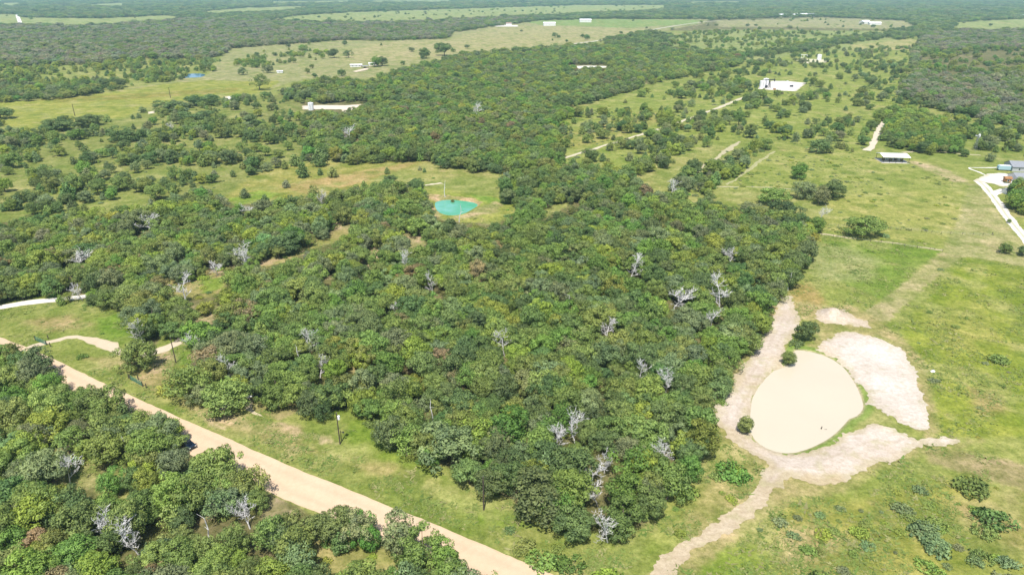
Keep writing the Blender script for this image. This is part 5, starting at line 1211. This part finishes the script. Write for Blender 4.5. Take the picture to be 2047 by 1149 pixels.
def pickup(bx, by, rz, lab):
    t = place('parked_car', bx, by, rz); tag(t, lab, 'car')
    def prof(P, w, name, mat, inset=0.0):
        m = MB(); n = len(P)
        m.add([(p[0], -w / 2 + (inset if p[1] > 1.2 else 0), p[1]) for p in P] + [(p[0], w / 2 - (inset if p[1] > 1.2 else 0), p[1]) for p in P], [tuple(range(n)), tuple(range(2 * n - 1, n - 1, -1))] + [(i, n + i, n + (i + 1) % n, (i + 1) % n) for i in range(n)])
        return m.build(name, mat, t)
    prof([(-2.7, 0.45), (2.65, 0.45), (2.75, 0.75), (2.7, 1.0), (1.2, 1.12), (0.3, 1.15), (-2.7, 1.15), (-2.75, 0.8)], 1.9, 'body', M['car_paint'])
    prof([(-0.85, 1.14), (1.15, 1.12), (0.45, 1.75), (-0.7, 1.78)], 1.8, 'cab', M['glass'], 0.14)
    MB().box((-0.12, 0, 1.80), (1.25, 1.5, 0.06)).build('roof', M['car_paint'], t)
    MB().box((-1.75, 0, 1.165), (1.7, 1.55, 0.02)).build('bed', M['dark_metal'], t)
    for u in (-1.75, 1.75):
        for v in (-1, 1):
            w = MB().tube((u, v * 0.72, 0.4), (u, v * 0.98, 0.4), 0.4, 0.4, 16).build('wheel', M['rubber'], t)
            MB().tube((u, v * 0.97, 0.4), (u, v * 1.0, 0.4), 0.22, 0.22, 10).build('rim', M['grey_metal'], w)
    for v in (-0.7, 0.7):
        MB().box((2.72, v, 0.85), (0.1, 0.36, 0.18)).build('headlight', M['white_metal'], t)
        MB().box((-2.73, v, 0.9), (0.08, 0.2, 0.3)).build('tail_light', M['rust'], t)
pickup(374, 890, R(-37), 'dark blue pickup parked on the dirt road under overhanging branches')
def tarp(bx, by, s, lab, seed):
    r = np.random.default_rng(seed); n = 9; x, y = ground(bx, by); V = []; F = []
    for i in range(n):
        for j in range(n):
            u, v = (i / (n - 1) - 0.5) * 2, (j / (n - 1) - 0.5) * 2; e = max(0, 1 - (u * u + v * v) ** 0.5)
            V.append((u * s * (1 + r.normal(0, .06)), v * s * 0.6 * (1 + r.normal(0, .06)), e * s * 0.55 * (1 + r.normal(0, 0.25)) - 0.02))
    for i in range(n - 1):
        for j in range(n - 1): F.append((i * n + j, (i + 1) * n + j, (i + 1) * n + j + 1, i * n + j + 1))
    o = mesh_obj('tarp_heap', V, F, M['tarp']); o.location = (x, y, H1(x, y)); o.rotation_euler = (0, 0, 0.6); tag(o, lab, 'tarp')
    md = o.modifiers.new('thick', 'SOLIDIFY'); md.thickness = 0.04
tarp(371, 666, 1.3, 'white crumpled tarp in the brush near the sandy path', 1)
tarp(500, 792, 1.0, 'small white tarp heap beside the low dense verge tree', 2)
tarp(1865, 741, 0.9, 'pale rubbish heap on the green field beside the sand', 3)
m = MB(); m.tube((0, 0, -0.8), (0.08, 0, 0.75), 0.13, 0.10, 7); m.tube((0.04, 0, 0.1), (-0.28, -0.05, 0.45), 0.06, 0.03, 5); m.tube((0.5, -0.1, -0.1), (1.3, -0.3, 0.16), 0.05, 0.03, 5); m.tube((0.03, 0, -0.12), (0.52, -0.1, -0.1), 0.05, 0.05, 5)
x, y = ground(1642, 855); o = m.build('dead_stump', M['pole_wood']); o.location = (x, y, -0.30); tag(o, 'dark dead stump poking out of the muddy pond', 'stump')

# ------------------------------------------------------------------ air
hz = MB(); hz.box((0, 6000, 51.5), (24000, 13000, 110)); ho = hz.build('haze', None)
mh = bpy.data.materials.new('haze'); mh.use_nodes = True; nt = mh.node_tree
nt.nodes.remove(nt.nodes["Principled BSDF"]); pv = nt.nodes.new('ShaderNodeVolumePrincipled')
pv.inputs['Color'].default_value = (0.50, 0.80, 0.97, 1); pv.inputs['Density'].default_value = 0.000085; pv.inputs['Anisotropy'].default_value = 0.0
nt.links.new(pv.outputs[0], nt.nodes["Material Output"].inputs['Volume'])
ho.data.materials.append(mh); tag(ho, 'thin summer haze over the land', kind='stuff')
